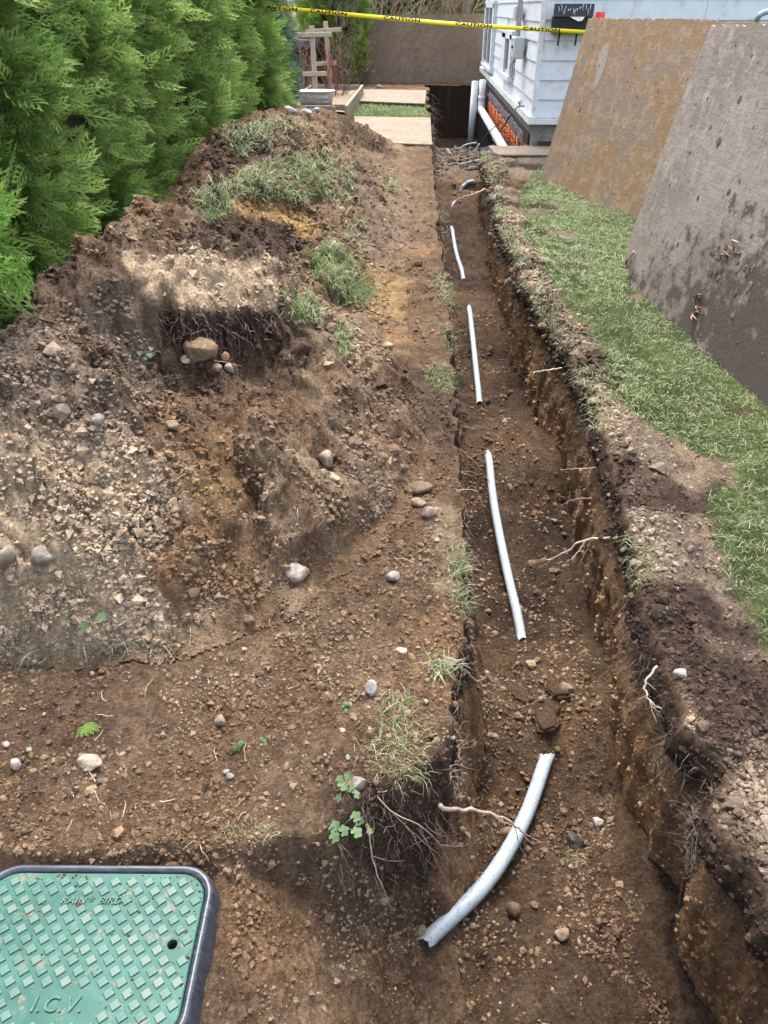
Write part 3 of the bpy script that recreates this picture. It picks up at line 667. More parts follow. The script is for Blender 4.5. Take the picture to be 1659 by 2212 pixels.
def ply_mat(name, base, alt, alt2, mud, wet=None, grain=(2, 2, 26)):
    m, n, b = newmat(name)
    tc = nd(n, 'ShaderNodeTexCoord'); v = tc.outputs['Object']
    big = noise(n, 2.2, 5, .6, v); mid = noise(n, 9, 6, .7, v); fine = noise(n, 60, 5, .75, v, (.35, 1, 1) if False else None)
    gr = noise(n, 5, 5, .7, v, (1.2, 14, 22))
    c = mix(n, base, alt, ramp(n, big, [(.44, (0, 0, 0)), (.54, (1, 1, 1))]))
    c = mix(n, c, alt2, ramp(n, mid, [(.49, (0, 0, 0)), (.60, (.9, .9, .9))]))
    c = mix(n, c, ramp(n, gr, [(.3, (.72,)*3), (.7, (1.2,)*3)]), .8, 'MULTIPLY')
    c = mix(n, c, mud, ramp(n, noise(n, 22, 7, .75, v), [(.52, (0, 0, 0)), (.63, (.85, .85, .85))]))
    c = mix(n, c, tuple(x*.35 for x in mud), ramp(n, noise(n, 34, 3, .5, v), [(.70, (0, 0, 0)), (.74, (.9, .9, .9))]))
    sc = ramp(n, noise(n, 7, 4, .6, v, (7, 7, .8)), [(.70, (0, 0, 0)), (.73, (.75, .75, .75))])
    c = mix(n, c, tuple(min(1, x*1.9) for x in base), sc)
    if wet:
        sp = nd(n, 'ShaderNodeSeparateXYZ'); n.links.new(v, sp.inputs[0])
        def lin(sock, k, add):
            a = nd(n, 'ShaderNodeMath', operation='MULTIPLY_ADD'); n.links.new(sock, a.inputs[0]); a.inputs[1].default_value = k; a.inputs[2].default_value = add; return a.outputs[0]
        g = lin(sp.outputs[0], wet[0], wet[2]); h = lin(sp.outputs[2], wet[1], 0)
        s1 = nd(n, 'ShaderNodeMath', operation='ADD'); n.links.new(g, s1.inputs[0]); n.links.new(h, s1.inputs[1])
        s2 = nd(n, 'ShaderNodeMath', operation='MULTIPLY_ADD'); n.links.new(mid, s2.inputs[0]); s2.inputs[1].default_value = 2.6; n.links.new(s1.outputs[0], s2.inputs[2])
        k = ramp(n, s2.outputs[0], [(.66, (0, 0, 0)), (.95, (.92, .92, .92))]); c = mix(n, c, (.060, .050, .042), k)
    n.links.new(c, b.inputs['Base Color']); b.inputs['Roughness'].default_value = .85; b.inputs['Specular IOR Level'].default_value = .15
    ad = nd(n, 'ShaderNodeMath', operation='MULTIPLY_ADD'); n.links.new(mid, ad.inputs[0]); ad.inputs[1].default_value = 1.5; n.links.new(fine, ad.inputs[2])
    bump(n, b, ad.outputs[0], .6, .007); return m
M_ply1 = ply_mat('stained_plywood', (.225, .175, .13), (.25, .165, .09), (.33, .235, .16), (.165, .13, .10))
M_ply2 = ply_mat('muddy_plywood', (.255, .22, .187), (.20, .167, .138), (.31, .28, .25), (.165, .135, .108), (.42, -.75, -.66))
M_ply3 = ply_mat('mud_covered_plywood', (.24, .175, .125), (.275, .205, .148), (.205, .15, .108), (.17, .125, .09))
M_ply4 = ply_mat('pale_weathered_plywood', (.215, .17, .125), (.175, .145, .11), (.25, .205, .155), (.135, .11, .08))

# ------------------------------------------------------------------ conifers
def spray_template():
    V = []; T = []
    def leaf(p, a, L, w_):
        d = np.array([math.sin(a), math.cos(a)]); s = np.array([d[1], -d[0]]); i = len(V)
        V.extend([p, p+d*L*.5+s*w_, p+d*L, p+d*L*.5-s*w_]); T.extend([(i, i+1, i+2), (i, i+2, i+3)])
    def tri(p, a, L, w_):
        d = np.array([math.sin(a), math.cos(a)]); s = np.array([d[1], -d[0]]); i = len(V)
        V.extend([p-s*w_, p+s*w_, p+d*L]); T.append((i, i+1, i+2))
    leaf(np.zeros(2), 0, 1.0, .028)
    for k in range(8):
        t = .12+.80*k/8; sg = 1 if k % 2 else -1; L = .50*(1-.62*t)+.06; a = sg*(.80-.25*t); p = np.array([0, t])
        leaf(p, a, L, .030)
        for q in (.35, .65):
            pp = p+np.array([math.sin(a), math.cos(a)])*L*q; tri(pp, a+sg*.55*(1 if q < .5 else -1), L*.45, .026)
    return np.array([(x, y_, 0) for x, y_ in V]), np.array(T)
SV, ST = spray_template()
def crown_mesh(name, seed, H=2.8, Rr=.5, clumps=270, per=35, lmin=.075, lmax=.155, cols=((.085, .155, .036), (.20, .31, .075), (.37, .49, .15))):
    g = np.random.default_rng(seed); P = []; D = []; L = []; Tn = []
    for c in range(clumps):
        h = H*(.02+.98*(c+g.random())/clumps); th = g.uniform(0, 2*math.pi)
        r = Rr*(.80+.25*min(1, h/.5))*(1-max(0, (h/H-.45)/.55)**2*.8)*g.uniform(.84, 1.1)
        o = np.array([math.cos(th), math.sin(th), 0]); ctr = o*r*.72+np.array([0, 0, h-.08]); tone = g.normal(0, .18)
        n = per
        dd = o[None]*g.uniform(.5, 1.1, (n, 1))+np.array([0, 0, 1])*g.uniform(-.45, .75, (n, 1))+g.normal(0, .38, (n, 3)); dd /= np.linalg.norm(dd, axis=1)[:, None]
        P.append(ctr+g.normal(0, .055, (n, 3))+dd*g.uniform(0, .09, (n, 1))); D.append(dd); L.append(g.uniform(lmin, lmax, n)); Tn.append(np.full(n, tone))
    P = np.concatenate(P); D = np.concatenate(D); L = np.concatenate(L); Tn = np.concatenate(Tn); n = len(P)
    up = np.array([0, 0, 1.])[None]+g.normal(0, .55, (n, 3)); sx = up-D*(up*D).sum(1)[:, None]; sx /= np.linalg.norm(sx, axis=1)[:, None]
    nz = np.cross(sx, D)
    curl = -.18*SV[:, 1]**2
    V = P[:, None]+(sx[:, None]*SV[None, :, :1]+D[:, None]*SV[None, :, 1:2]+nz[:, None]*curl[None, :, None])*L[:, None, None]
    f = np.clip(g.normal(.42, .26, n)+Tn, 0, 1)[:, None]
    c0, c1_, c2_ = (np.array(c) for c in cols)
    C = np.where(f < .5, c0+(c1_-c0)*f*2, c1_+(c2_-c1_)*(f*2-1))
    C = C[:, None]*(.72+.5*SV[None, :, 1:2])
    T = (ST[None]+np.arange(n)[:, None, None]*len(SV)).reshape(-1, 3)
    return np_mesh(name, V.reshape(-1, 3), None, T, C.reshape(-1, 3), False)
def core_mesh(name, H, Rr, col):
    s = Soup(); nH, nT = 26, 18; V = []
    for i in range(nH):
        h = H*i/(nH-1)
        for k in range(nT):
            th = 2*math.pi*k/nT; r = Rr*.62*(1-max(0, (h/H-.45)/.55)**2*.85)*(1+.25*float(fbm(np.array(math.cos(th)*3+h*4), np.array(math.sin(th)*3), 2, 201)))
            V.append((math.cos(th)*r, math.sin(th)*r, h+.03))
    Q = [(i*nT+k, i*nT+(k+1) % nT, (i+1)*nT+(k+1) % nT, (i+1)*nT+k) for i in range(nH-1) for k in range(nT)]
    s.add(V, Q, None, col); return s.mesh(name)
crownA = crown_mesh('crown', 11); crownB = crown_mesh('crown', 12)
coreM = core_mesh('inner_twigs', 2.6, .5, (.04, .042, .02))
def trunk_mesh(H=2.4, r0=.05):
    s = Soup(); s.tube(curve_pts([(0, 0, -.05), (.01, .01, H*.4), (0, -.01, H)], 8), [r0*(1-.85*i/8) for i in range(9)], 8)
    return s.mesh('trunk')
trunkM = trunk_mesh(); trunkM.materials.append(M_bark)
for m_ in (crownA, crownB, coreM): m_.materials.append(M_leaf)
def tint_leaf(name, mul):
    m = M_leaf.copy(); m.name = name; n = m.node_tree; b = n.nodes['Principled BSDF']
    src = b.inputs['Base Color'].links[0].from_socket; o = mix(n, src, mul, 1.0, 'MULTIPLY'); n.links.new(o, b.inputs['Base Color'])
    for x in n.nodes:
        if x.type == 'BSDF_TRANSLUCENT': n.links.new(o, x.inputs[0])
    return m
M_blueleaf = tint_leaf('blue_conifer_leaf', (.55, .62, 1.7)); M_olive = tint_leaf('olive_leaf', (.9, .75, .8))
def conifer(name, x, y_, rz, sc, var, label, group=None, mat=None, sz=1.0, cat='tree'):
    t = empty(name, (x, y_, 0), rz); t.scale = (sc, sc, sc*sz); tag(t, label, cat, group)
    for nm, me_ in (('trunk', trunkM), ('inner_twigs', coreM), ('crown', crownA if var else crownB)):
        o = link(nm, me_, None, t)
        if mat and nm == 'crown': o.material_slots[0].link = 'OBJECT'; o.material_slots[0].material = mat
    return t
hy = [1.35, 2.05, 2.8, 3.6, 4.45, 5.35, 6.25, 7.2, 8.15, 9.1]
for i, yy in enumerate(hy):
    face = ip(yy, [(1.3, -1.62), (3, -1.58), (5.8, -1.58), (7.2, -1.58), (9.5, -1.58)])
    tr_ = conifer('cedar_tree', face-.58+random.uniform(-.09, .09), yy, random.uniform(0, 6.28), random.uniform(.98, 1.1), i % 2,
            'last green cedar of the hedge row, beside the blue-green conifer' if i == 9 else 'green cedar of the hedge behind the low loose grey branch' if i == 1 else 'tall columnar green cedar in the hedge row behind the soil heap', 'cedars of the hedge row')
    tr_.scale.x *= 1.18; tr_.scale.y *= 1.18
conifer('blue_conifer', -2.22, 11.6, 1.0, 1.0, 1, 'dark blue-green conifer just beyond the end of the cedar hedge', mat=M_blueleaf)
conifer('broad_cedar_tree', -1.75, 17.9, 2.0, 1.22, 0, 'broad green cedar behind the wooden trellises beside upright muddy plywood', mat=tint_leaf('yellowgreen_leaf', (1.0, .95, .8)))
for i, (x, yy, sc) in enumerate([(-6.5, 21, 1.5), (-4.4, 24, 1.7), (-2.4, 26, 1.7), (-.6, 27, 1.8), (1.2, 26.5, 1.7), (2.9, 27.5, 1.8), (-8.5, 19, 1.5)]):
    conifer('evergreen_shrub', x, yy, i*1.3, sc, i % 2, 'olive green evergreen shrub in the thicket behind the upright plywood', 'evergreen shrubs of the far thicket', M_olive, .8, 'shrub')
# the loose low branch reaching out of the hedge
def branch(px_list, y0, label):
    s = Soup(); P = [aty(a, b, yy) for a, b, yy in px_list]
    cp = curve_pts(P, 12); s.tube(cp, [.009*(1-.8*i/12) for i in range(13)], 6, (.16, .12, .09)); return s, cp
# ------------------------------------------------------------------ bare shrubs
def twigs(base, n, H, spread, col, r=.006, seed=0, kids=5):
    g = random.Random(seed); s = Soup()
    def grow(p, d, L, r_, lev):
        k = 5; pts = [p]; dd = d.copy()
        for i in range(k):
            dd = (dd+Vector((g.gauss(0, .16), g.gauss(0, .16), g.gauss(.03, .1)))).normalized(); pts.append(pts[-1]+dd*L/k)
        c = tuple(x*g.uniform(.7, 1.3) for x in col)
        s.tube(pts, [r_*(1-.75*i/k) for i in range(k+1)], 4 if lev else 5, c)
        if lev < 2:
            for j in range(kids if lev == 0 else 3):
                q = pts[g.randint(1, k)]; nd_ = (dd+Vector((g.gauss(0, .6), g.gauss(0, .6), g.gauss(.1, .3)))).normalized()
                grow(q, nd_, L*g.uniform(.3, .55), r_*.55, lev+1)
    for i in range(n):
        a = g.uniform(0, 6.28); q = g.uniform(0, 1)
        grow(Vector((math.cos(a)*spread*.35*q, math.sin(a)*spread*.35*q, -.02)), Vector((math.cos(a)*spread*q*.6, math.sin(a)*spread*q*.6, 1)).normalized(), H*g.uniform(.6, 1), r*g.uniform(.7, 1.2), 0)
    return s
def bare_shrub(name, loc, n, H, sp, col, label, seed, r=.007, group=None):
    o = link(name, twigs(loc, n, H, sp, col, r, seed).mesh(name), M_root); o.location = loc; tag(o, label, 'shrub', group); return o

# ------------------------------------------------------------------ house
HX0, HY0, HY1, HZ0, HZ1 = 1.20, 9.35, 17.9, .30, 2.75
house = empty('house', (HX0, HY0, 0)); tag(house, 'white clapboard house corner on a grey concrete foundation', 'house')
HO = Vector((HX0, HY0, 0))
def hbox(name, x0, x1, y0, y1, z0, z1, mat, parent=house, bev=.003):
    off = HO if parent is house else Vector((0, 0, 0))
    bm = bmesh.new(); bbox(bm, x0, x1, y0, y1, z0, z1, bev); bmesh.ops.translate(bm, verts=bm.verts, vec=-HO)
    o = link(name, bm_mesh(name, bm), mat, parent); return o
hbox('wall_core', HX0+.04, 7.2, HY0+.04, HY1-.04, HZ0-.02, HZ1, M_white2, bev=0)
hbox('foundation', HX0+.035, 7.15, HY0+.035, HY1-.05, -1.2, HZ0-.021, M_conc, bev=.004)
def board(name, a, b, z0, z1, n_out, mat, par=house):
    """clapboard from a to b (x,y) with its lower edge proud"""
    bm = bmesh.new(); a = Vector((a[0], a[1], 0)); b = Vector((b[0], b[1], 0)); o = Vector(n_out)
    dz = random.uniform(-.003, .003)
    prof = [(0.0, z0+dz), (.030, z0+dz), (.030, z0+.012+dz), (.010, z1+.012), (0, z1+.012)]
    va = [bm.verts.new(a+o*p+Vector((0, 0, z))-HO) for p, z in prof]; vb = [bm.verts.new(b+o*p+Vector((0, 0, z))-HO) for p, z in prof]
    n = len(prof)
    for i in range(n): bm.faces.new((va[i], va[(i+1) % n], vb[(i+1) % n], vb[i]))
    bm.faces.new(va); bm.faces.new(vb[::-1])
    return link(name, bm_mesh(name, bm), mat, par)
ex = .18; zs = [HZ0]
while zs[-1] < HZ1-.05: zs.append(zs[-1]+ex)
WA = (15.05, 17.2, .36, 1.40); WB = (11.72, 13.17, .46, 1.05)   # y0,y1,z0,z1 of the side windows
xo = HX0+.04
for k in range(len(zs)-1):
    z0, z1 = zs[k], min(zs[k+1], HZ1)
    # front (faces the camera)
    jx = [1.95+.9*(k % 2), 4.6-.5*(k % 3)]; xs_ = [HX0+.045]+jx+[7.1]
    for a, b in zip(xs_[:-1], xs_[1:]): board('siding_board', (a+.002, HY0+.04), (b-.002, HY0+.04), z0, z1, (0, -1, 0), M_white)
    # side along the trench, interrupted by the windows
    zs0 = z0-.04; zs1 = z1-.04
    segs = [(HY0+.045, HY1-.06)]
    for (w0, w1, q0, q1) in (WA, WB):
        if zs1 > q0+.02 and zs0 < q1-.02:
            segs = [s_ for a, b in segs for s_ in (((a, w0), (w1, b)) if a < w0 and b > w1 else ((a, b),))]
    for a, b in segs:
        cuts = [a]+[c for c in ((10.9 if k % 2 else 10.3), 14.1) if a+.3 < c < b-.3]+[b]
        for c, d in zip(cuts[:-1], cuts[1:]): board('siding_board', (xo, c+.003), (xo, d-.003), zs0+.02, zs1+.02, (-1, 0, 0), M_white2)
hbox('corner_board', HX0-.002, HX0+.052, HY0-.002, HY0+.052, HZ0, HZ1, M_white2)
hbox('base_trim', HX0-.035, HX0+.036, HY0-.035, HY1, HZ0-.055, HZ0+.022, M_trimold)
hbox('base_trim', HX0+.037, 7.2, HY0-.035, HY0+.036, HZ0-.055, HZ0-.002, M_white)
def side_window(w, bars, ap):
    y0, y1, z0, z1 = w
    fr = hbox('window', HX0-.012, HX0+.045, y0, y1, z0, z1, M_white)
    fw = .13
    # frame made of four rails, dark surround and panes behind
    pane0 = y0+ap[0]; pane1 = y1-ap[1]
    for nm, a in (('jamb', (y0+.02, pane0, z0+.05, z1-.04)), ('jamb', (pane1, y1-.02, z0+.05, z1-.04))):
        hbox(nm, HX0-.045, HX0-.013, *a, M_white, fr)
    hbox('window_sill', HX0-.06, HX0-.013, y0, y1, z0+.02, z0+.075+.05*(bars == 0), M_white, fr)
    hbox('head_trim', HX0-.045, HX0-.013, y0, y1, z1-.1, z1, M_white, fr)
    ys = [pane0]+[pane0+(pane1-pane0)*b for b in bars]+[pane1]
    for i in range(len(ys)-1):
        hbox('pane', HX0-.022, HX0-.013, ys[i]+.03*(i > 0), ys[i+1]-.03*(i < len(ys)-2), z0+.13, z1-.101, M_glass, fr)
    for b in bars:
        yb = pane0+(pane1-pane0)*b; hbox('mullion', HX0-.04, HX0-.013, yb-.03, yb+.03, z0+.13, z1-.101, M_white, fr)
side_window(WA, [.52], (.25, .25)); side_window(WB, [], (.28, .55))
hbox('eave', .85, 7.6, HY0-.4, HY1+.3, HZ1, HZ1+.06, M_white)
bm = bmesh.new(); A = [(.8, HY0-.45, HZ1+.06), (7.65, HY0-.45, HZ1+.06), (4.2, HY0-.45, HZ1+1.7), (.8, HY1+.35, HZ1+.06), (7.65, HY1+.35, HZ1+.06), (4.2, HY1+.35, HZ1+1.7)]
vs = [bm.verts.new(Vector(a)-HO) for a in A]
for f in ((0, 1, 2), (5, 4, 3), (0, 2, 5, 3), (2, 1, 4, 5), (1, 0, 3, 4)): bm.faces.new([vs[i] for i in f])
link('roof', bm_mesh('roof', bm), M_roof, house)
# meter and its conduit on the side wall
mt = hbox('electric_meter', HX0-.13, HX0-.013, 10.45, 10.85, .80, 1.02, M_greymetal, bev=.012)
hbox('meter_hasp', HX0-.145, HX0-.131, 10.6, 10.66, .9, .93, M_iron, mt)
s = Soup(); s.tube([(HX0-.07-HX0, 10.75-HY0, 1.02), (HX0-.07-HX0, 10.75-HY0, 2.4)], .03, 10); link('service_conduit', s.mesh('service_conduit'), M_greymetal, house)
hbox('junction_box', HX0-.10, HX0-.013, 10.9, 11.2, 1.18, 1.32, M_greymetal, bev=.006)
s = Soup()
for k in range(3): s.tube(curve_pts([(-.09, 10.6-HY0, .80), (-.1-.02*k, 10.55-HY0+.05*k, .70), (-.09, 10.5-HY0+.06*k, .62-.04*k)], 8), .004, 5)
link('meter_wire', s.mesh('meter_wire'), M_iron, house)
# membranes on the foundation
hbox('waterproof_sheet', HX0+.012, HX0+.034, 9.6, HY1-.2, -1.0, .12, M_membrane, bev=0)
hbox('waterproof_sheet', HX0+.10, 2.2, HY0+.012, HY0+.034, -.3, .075, M_membrane, bev=0)
# hose tap with wires at the corner
tap = Soup()
tap.tube([(1.19, 9.95, .36), (1.10, 9.95, .36)], .012, 8); tap.tube([(1.10, 9.95, .36), (1.075, 9.95, .31)], .013, 8); tap.tube([(1.13, 9.93, .40), (1.13, 9.97, .40)], .025, 8)
tap.tube([(1.13, 9.95, .36), (1.13, 9.95, .40)], .008, 6)
tag(link('hose_tap', tap.mesh('hose_tap'), M_galv), 'small metal hose tap low on the white house wall', 'tap')
gp = aty(1040+55, 268, 9.6)
rod = Soup(); a = atx(1101, 252, 1.08); b = atx(1062, 303, 1.02); 
rod.tube(curve_pts([a, (a+b)/2+Vector((.01, 0, -.01)), b], 10), .012, 7)
tag(link('steel_rod', rod.mesh('steel_rod'), M_iron), 'black rod leaning on the foundation above orange netting', 'rod')
s = Soup(); P = [aty(*p, 9.8) for p in [(1083, 262), (1060, 282), (1042, 302), (1036, 322)]]; s.tube(curve_pts(P, 16), .006, 6)
tag(link('wire_loop', s.mesh('wire_loop'), M_iron), 'thin dark wire drooping from the hose tap into the pit', 'wire')
for pts, lab in (([(1030, 308), (1008, 312), (994, 322), (995, 340)], 'pale cable looping out of the gravel by the white drain pipe'), ([(1036, 310), (1026, 326), (1022, 342)], 'short pale cable hanging straight down beside the white drain pipe')):
    s = Soup(); s.tube(curve_pts([aty(*p, 9.75) for p in pts], 14), .008, 6); tag(link('cable', s.mesh('cable'), simple('pale_cable', (.42, .39, .33), .6)), lab, 'cable')
# netting
def netting(name, x, y0, y1, z0, z1, ny, nz, r, mat, lab, jit=.01):
    s = Soup(); g = random.Random(3)
    def P(i, j): return (x-.012*math.sin(i*1.3)+g.uniform(-.004, .004), y0+(y1-y0)*i/ny+g.uniform(-jit, jit), z0+(z1-z0)*j/nz+g.uniform(-jit, jit)*.5+.02*math.sin(i*.7))
    G = [[P(i, j) for j in range(nz+1)] for i in range(ny+1)]
    for j in range(nz+1): s.tube([G[i][j] for i in range(ny+1)], r, 4)
    for i in range(ny+1): s.tube(G[i], r*.8, 4)
    return tag(link(name, s.mesh(name), mat), lab, 'netting')
netting('safety_netting', 1.145, 9.9, 14.6, -.20, .0, 70, 6, .006, M_orange, 'crumpled orange plastic netting along the base of the foundation', .02)
netting('wire_mesh', 1.175, 9.75, 15, -.35, .10, 110, 14, .0035, simple('grey_mesh', (.25, .25, .26), .5), 'fine grey mesh over the brown foundation sheet', .004)
# PVC drains
s = empty('drain_pipe', (1.03, 14.7, -.15)); tag(s, 'long white plastic drain pipe with an upright riser along the foundation', 'pipe')
def ppart(name, pts, r, par, mat=M_pvc, n=16):
    q = Soup(); q.tube([Vector(p)-par.location for p in pts], r, n); return link(name, q.mesh(name), mat, par)
ppart('pipe_run', [(1.0, 9.55, -.10), (1.01, 11.2, -.11), (1.03, 14.6, -.145)], .055, s)
ppart('elbow', curve_pts([(1.03, 14.45, -.145), (1.03, 14.66, -.14), (1.03, 14.72, -.05), (1.03, 14.72, .02)], 10), .060, s)
ppart('riser', [(1.03, 14.72, -.1), (1.03, 14.72, .30)], .055, s)
ppart('coupling', [(1.03, 14.72, .0), (1.03, 14.72, .07)], .062, s); ppart('coupling', [(1.006, 10.95, -.109), (1.007, 11.12, -.11)], .061, s)
s = empty('standing_pipe', (.87, 14.4, -.4)); tag(s, 'white plastic pipe standing upright in the dark pit', 'pipe')
ppart('pipe_body', [(.86, 14.4, -.75), (.885, 14.4, .30)], .055, s); ppart('pipe_mouth', [(.885, 14.4, .3005), (.885, 14.4, .303)], .049, s, M_pvc)
# filter fabric in the pit and the far end of the dig
V = []; nx, ny = 16, 40
for j in range(ny+1):
    for i in range(nx+1):
        yy = 10.0+3.6*j/ny; xx = .78+.34*i/nx; V.append((xx, yy, float(zfloor(np.array(xx), np.array(yy)))+.05+.10*(i/nx)**2+.03*float(fbm(np.array(xx*9), np.array(yy*5), 3, 301))))
Q = [(j*(nx+1)+i, j*(nx+1)+i+1, (j+1)*(nx+1)+i+1, (j+1)*(nx+1)+i) for j in range(ny) for i in range(nx)]
q = Soup(); q.add(V, Q); o = link('filter_fabric', q.mesh('filter_fabric'), M_fabric); sm = o.modifiers.new('thick', 'SOLIDIFY'); sm.thickness = .004
tag(o, 'black filter fabric lying in the pit beside the foundation', 'fabric')
# mailbox on the front wall
mb = empty('mailbox', (1.51, HY0, 1.1)); tag(mb, 'black wall mailbox with open silver patterned lid and two hooks', 'mailbox')
def mbox_(name, x0, x1, y0, y1, z0, z1, mat, bev=.003):
    bm = bmesh.new(); bbox(bm, x0, x1, y0, y1, z0, z1, bev); bmesh.ops.translate(bm, verts=bm.verts, vec=-mb.location); return link(name, bm_mesh(name, bm), mat, mb)
mbox_('mailbox_body', 1.315, 1.70, HY0-.10, HY0+.011, 1.09, 1.225, M_iron)
lid = mbox_('mailbox_lid', 1.31, 1.705, HY0-.125, HY0-.105, 1.225, 1.335, M_bluetone); 
for hx in (1.40, 1.575):
    q = Soup(); q.tube(curve_pts([(hx-1.51, -.05, .0), (hx-1.515, -.06, -.06), (hx-1.52, -.075, -.115), (hx-1.525, -.10, -.11)], 10), .010, 6); link('hook', q.mesh('hook'), M_iron, mb)
q = Soup(); g = random.Random(5)
for k in range(14):   # abstract silver leaf strokes on the lid
    cx = 1.34+.34*(k+.5)/14; z_ = 1.28+g.uniform(-.025, .025); h_ = g.uniform(.012, .035); b_ = g.uniform(-.012, .012)
    pts = curve_pts([(cx-1.51, -.1275, z_-h_-1.1), (cx+b_-1.51, -.1275, z_-1.1), (cx-b_*.3-1.51, -.1275, z_+h_-1.1)], 8); q.tube(pts, [.0015+.004*math.sin(math.pi*i/8) for i in range(9)], 4)
link('silver_pattern', q.mesh('silver_pattern'), M_silver, lid)
bm = bmesh.new(); 
for p in ((1.47, -.128, 1.226), (1.62, -.128, 1.226), (1.60, -.132, 1.195), (1.56, -.134, 1.187)): bm.verts.new((p[0]-1.51, p[1], p[2]-1.1))
bm.verts.ensure_lookup_table(); bm.faces.new(bm.verts[:]); r_ = bmesh.ops.extrude_face_region(bm, geom=bm.faces[:]); bmesh.ops.translate(bm, verts=[v for v in r_['geom'] if isinstance(v, bmesh.types.BMVert)], vec=(0, .002, 0))
link('letter', bm_mesh('letter', bm), M_paper, mb)
# ------------------------------------------------------------------ plywood sheets
def sheet(name, O, e1, L, H_, phi, th, mat, label, outline=None, cat='plywood'):
    """leaning sheet: local x along the ground, local z up the sheet"""
    e1 = Vector((e1[0], e1[1], 0)).normalized(); n = Vector((-e1.y, e1.x, 0))   # n: away from the trench
    up = (n*math.sin(phi)+Vector((0, 0, 1))*math.cos(phi)); yv = up.cross(e1)
    bm = bmesh.new(); pts = outline or [(0, 0), (L, 0), (L, H_), (0, H_)]
    dense = []
    g = random.Random(len(name)+int(L*100))
    for i in range(len(pts)):
        a = Vector(pts[i]); b = Vector(pts[(i+1) % len(pts)]); k = max(1, int((b-a).length/.035))
        for j in range(k):
            p = a.lerp(b, j/k); dense.append(p+(Vector((g.gauss(0, .0035), g.gauss(0, .0045))) if j else Vector((0, 0))))
    f = bm.faces.new([bm.verts.new((p.x, 0, p.y)) for p in dense])
    ex_ = bmesh.ops.extrude_face_region(bm, geom=[f]); bmesh.ops.translate(bm, verts=[v for v in ex_['geom'] if isinstance(v, bmesh.types.BMVert)], vec=(0, th, 0))
    o = link(name, bm_mesh(name, bm), mat)
    M = Matrix((( e1.x, yv.x, up.x, O[0]), (e1.y, yv.y, up.y, O[1]), (e1.z, yv.z, up.z, O[2]), (0, 0, 0, 1)))
    o.matrix_world = M; return tag(o, label, cat)
p1 = sheet('plywood_sheet', (1.10, 7.53, -.005), (.309, -.951), 2.44, 1.27, R(13), .018, M_ply1, 'orange-brown stained plywood sheet leaning nearest the white house', [(0, 0), (2.44, 0), (2.44, 1.26), (1.3, 1.275), (.5, 1.268), (0, 1.27)])
p2 = sheet('plywood_sheet', (1.165, 4.56, -.005), (.115, -.993), 2.44, 1.27, R(11.5), .018, M_ply2, 'grey mud-smeared plywood sheet with a broken lower corner leaning beside the lawn',
           [(.16, .03), (.30, 0), (2.44, 0), (2.44, 1.27), (1.0, 1.275), (.05, 1.262), (.01, .9), (.0, .35), (-.012, .2), (.03, .155), (.02, .10), (.06, .06), (.10, .085)])
# broken wood splinters and mud stuck on the front of the muddy sheet
def on_sheet(o, u, v, off=-.004): return Vector((u, off, v))
g = random.Random(9)
for (u0, v0, n_) in ((.10, .13, 9), (.97, .14, 12), (1.05, .42, 8)):
    for k in range(n_):
        a = Vector((u0+g.uniform(-.05, .05), -.003, v0+g.uniform(-.05, .05))); an = g.uniform(-.9, .6); L_ = g.uniform(.03, .10)
        b = a+Vector((math.cos(an)*L_, g.uniform(-.02, .0), -math.sin(an)*L_)); q = Soup(); q.tube([a, (a+b)/2+Vector((0, -.004, 0)), b], [.003, .0045, .001], 4, np.array((.30, .19, .12))*g.uniform(.4, 1.3)); link('splinter', q.mesh('splinter', False), M_root, p2)
def mud_on(o, spots, seed, mudc=(.16, .135, .11)):
    g = np.random.default_rng(seed); q = Soup(); V0, T0 = ico(2)
    for (u, v, r_) in spots:
        V = V0*(1+.35*g.standard_normal((len(V0), 1))*.5)*np.array([r_*g.uniform(.7, 1.2), r_*.22, r_*g.uniform(.7, 1.4)]); V = V+np.array([u, -.001, v]); q.add(V, None, T0, np.array(mudc)*g.uniform(.6, 1.2))
    tag(link('mud_spatter', q.mesh('mud_spatter', False), M_clod, o), kind='stuff')
gg = np.random.default_rng(4)
mud_on(p2, [(g_[0], g_[1], g_[2]) for g_ in np.stack([gg.uniform(.05, 2.3, 170), gg.uniform(.03, 1.24, 170), np.exp(gg.normal(math.log(.0055), .5, 170))], -1)]+[(.58, .80, .018), (.62, .98, .014), (.33, .72, .014), (.85, .63, .016)]+[(float(gg.normal(1.1, .16)), float(gg.normal(.38, .06)), .014) for _ in range(26)], 1)
mud_on(p1, [(g_[0], g_[1], g_[2]) for g_ in np.stack([gg.uniform(.05, 1.7, 50), gg.uniform(.03, 1.24, 50), np.exp(gg.normal(math.log(.0055), .4, 50))], -1)], 2)
# pale scraped mark on the orange sheet
bm = bmesh.new(); mk = [(.44, .76), (.40, .90), (.35, 1.02), (.38, 1.09), (.45, 1.10), (.49, 1.02), (.50, .92), (.49, .82)]
f = bm.faces.new([bm.verts.new((a, -.0015, b)) for a, b in mk]); e_ = bmesh.ops.extrude_face_region(bm, geom=[f]); bmesh.ops.translate(bm, verts=[v for v in e_['geom'] if isinstance(v, bmesh.types.BMVert)], vec=(0, .0014, 0))
link('plaster_smear', bm_mesh('plaster_smear', bm), simple('plaster_smear', (.27, .24, .19), .9, .3, 40), p1)
p3 = sheet('plywood_sheet', (1.7, 18.15, -.005), (-1, 0), 3.0, 1.22, R(-2), .018, M_ply3, 'large muddy plywood sheet standing upright across the far end of the trench', [(0, 0), (3.0, 0), (3.0, 1.19), (1.0, 1.215), (0, 1.2)])
gm = np.random.default_rng(8); mud_on(p3, [(a, b, c) for a, b, c in zip(gm.uniform(.05, 2.95, 260), gm.uniform(.05, 1.18, 260), np.exp(gm.normal(math.log(.017), .5, 260)))], 3, (.24, .18, .13))
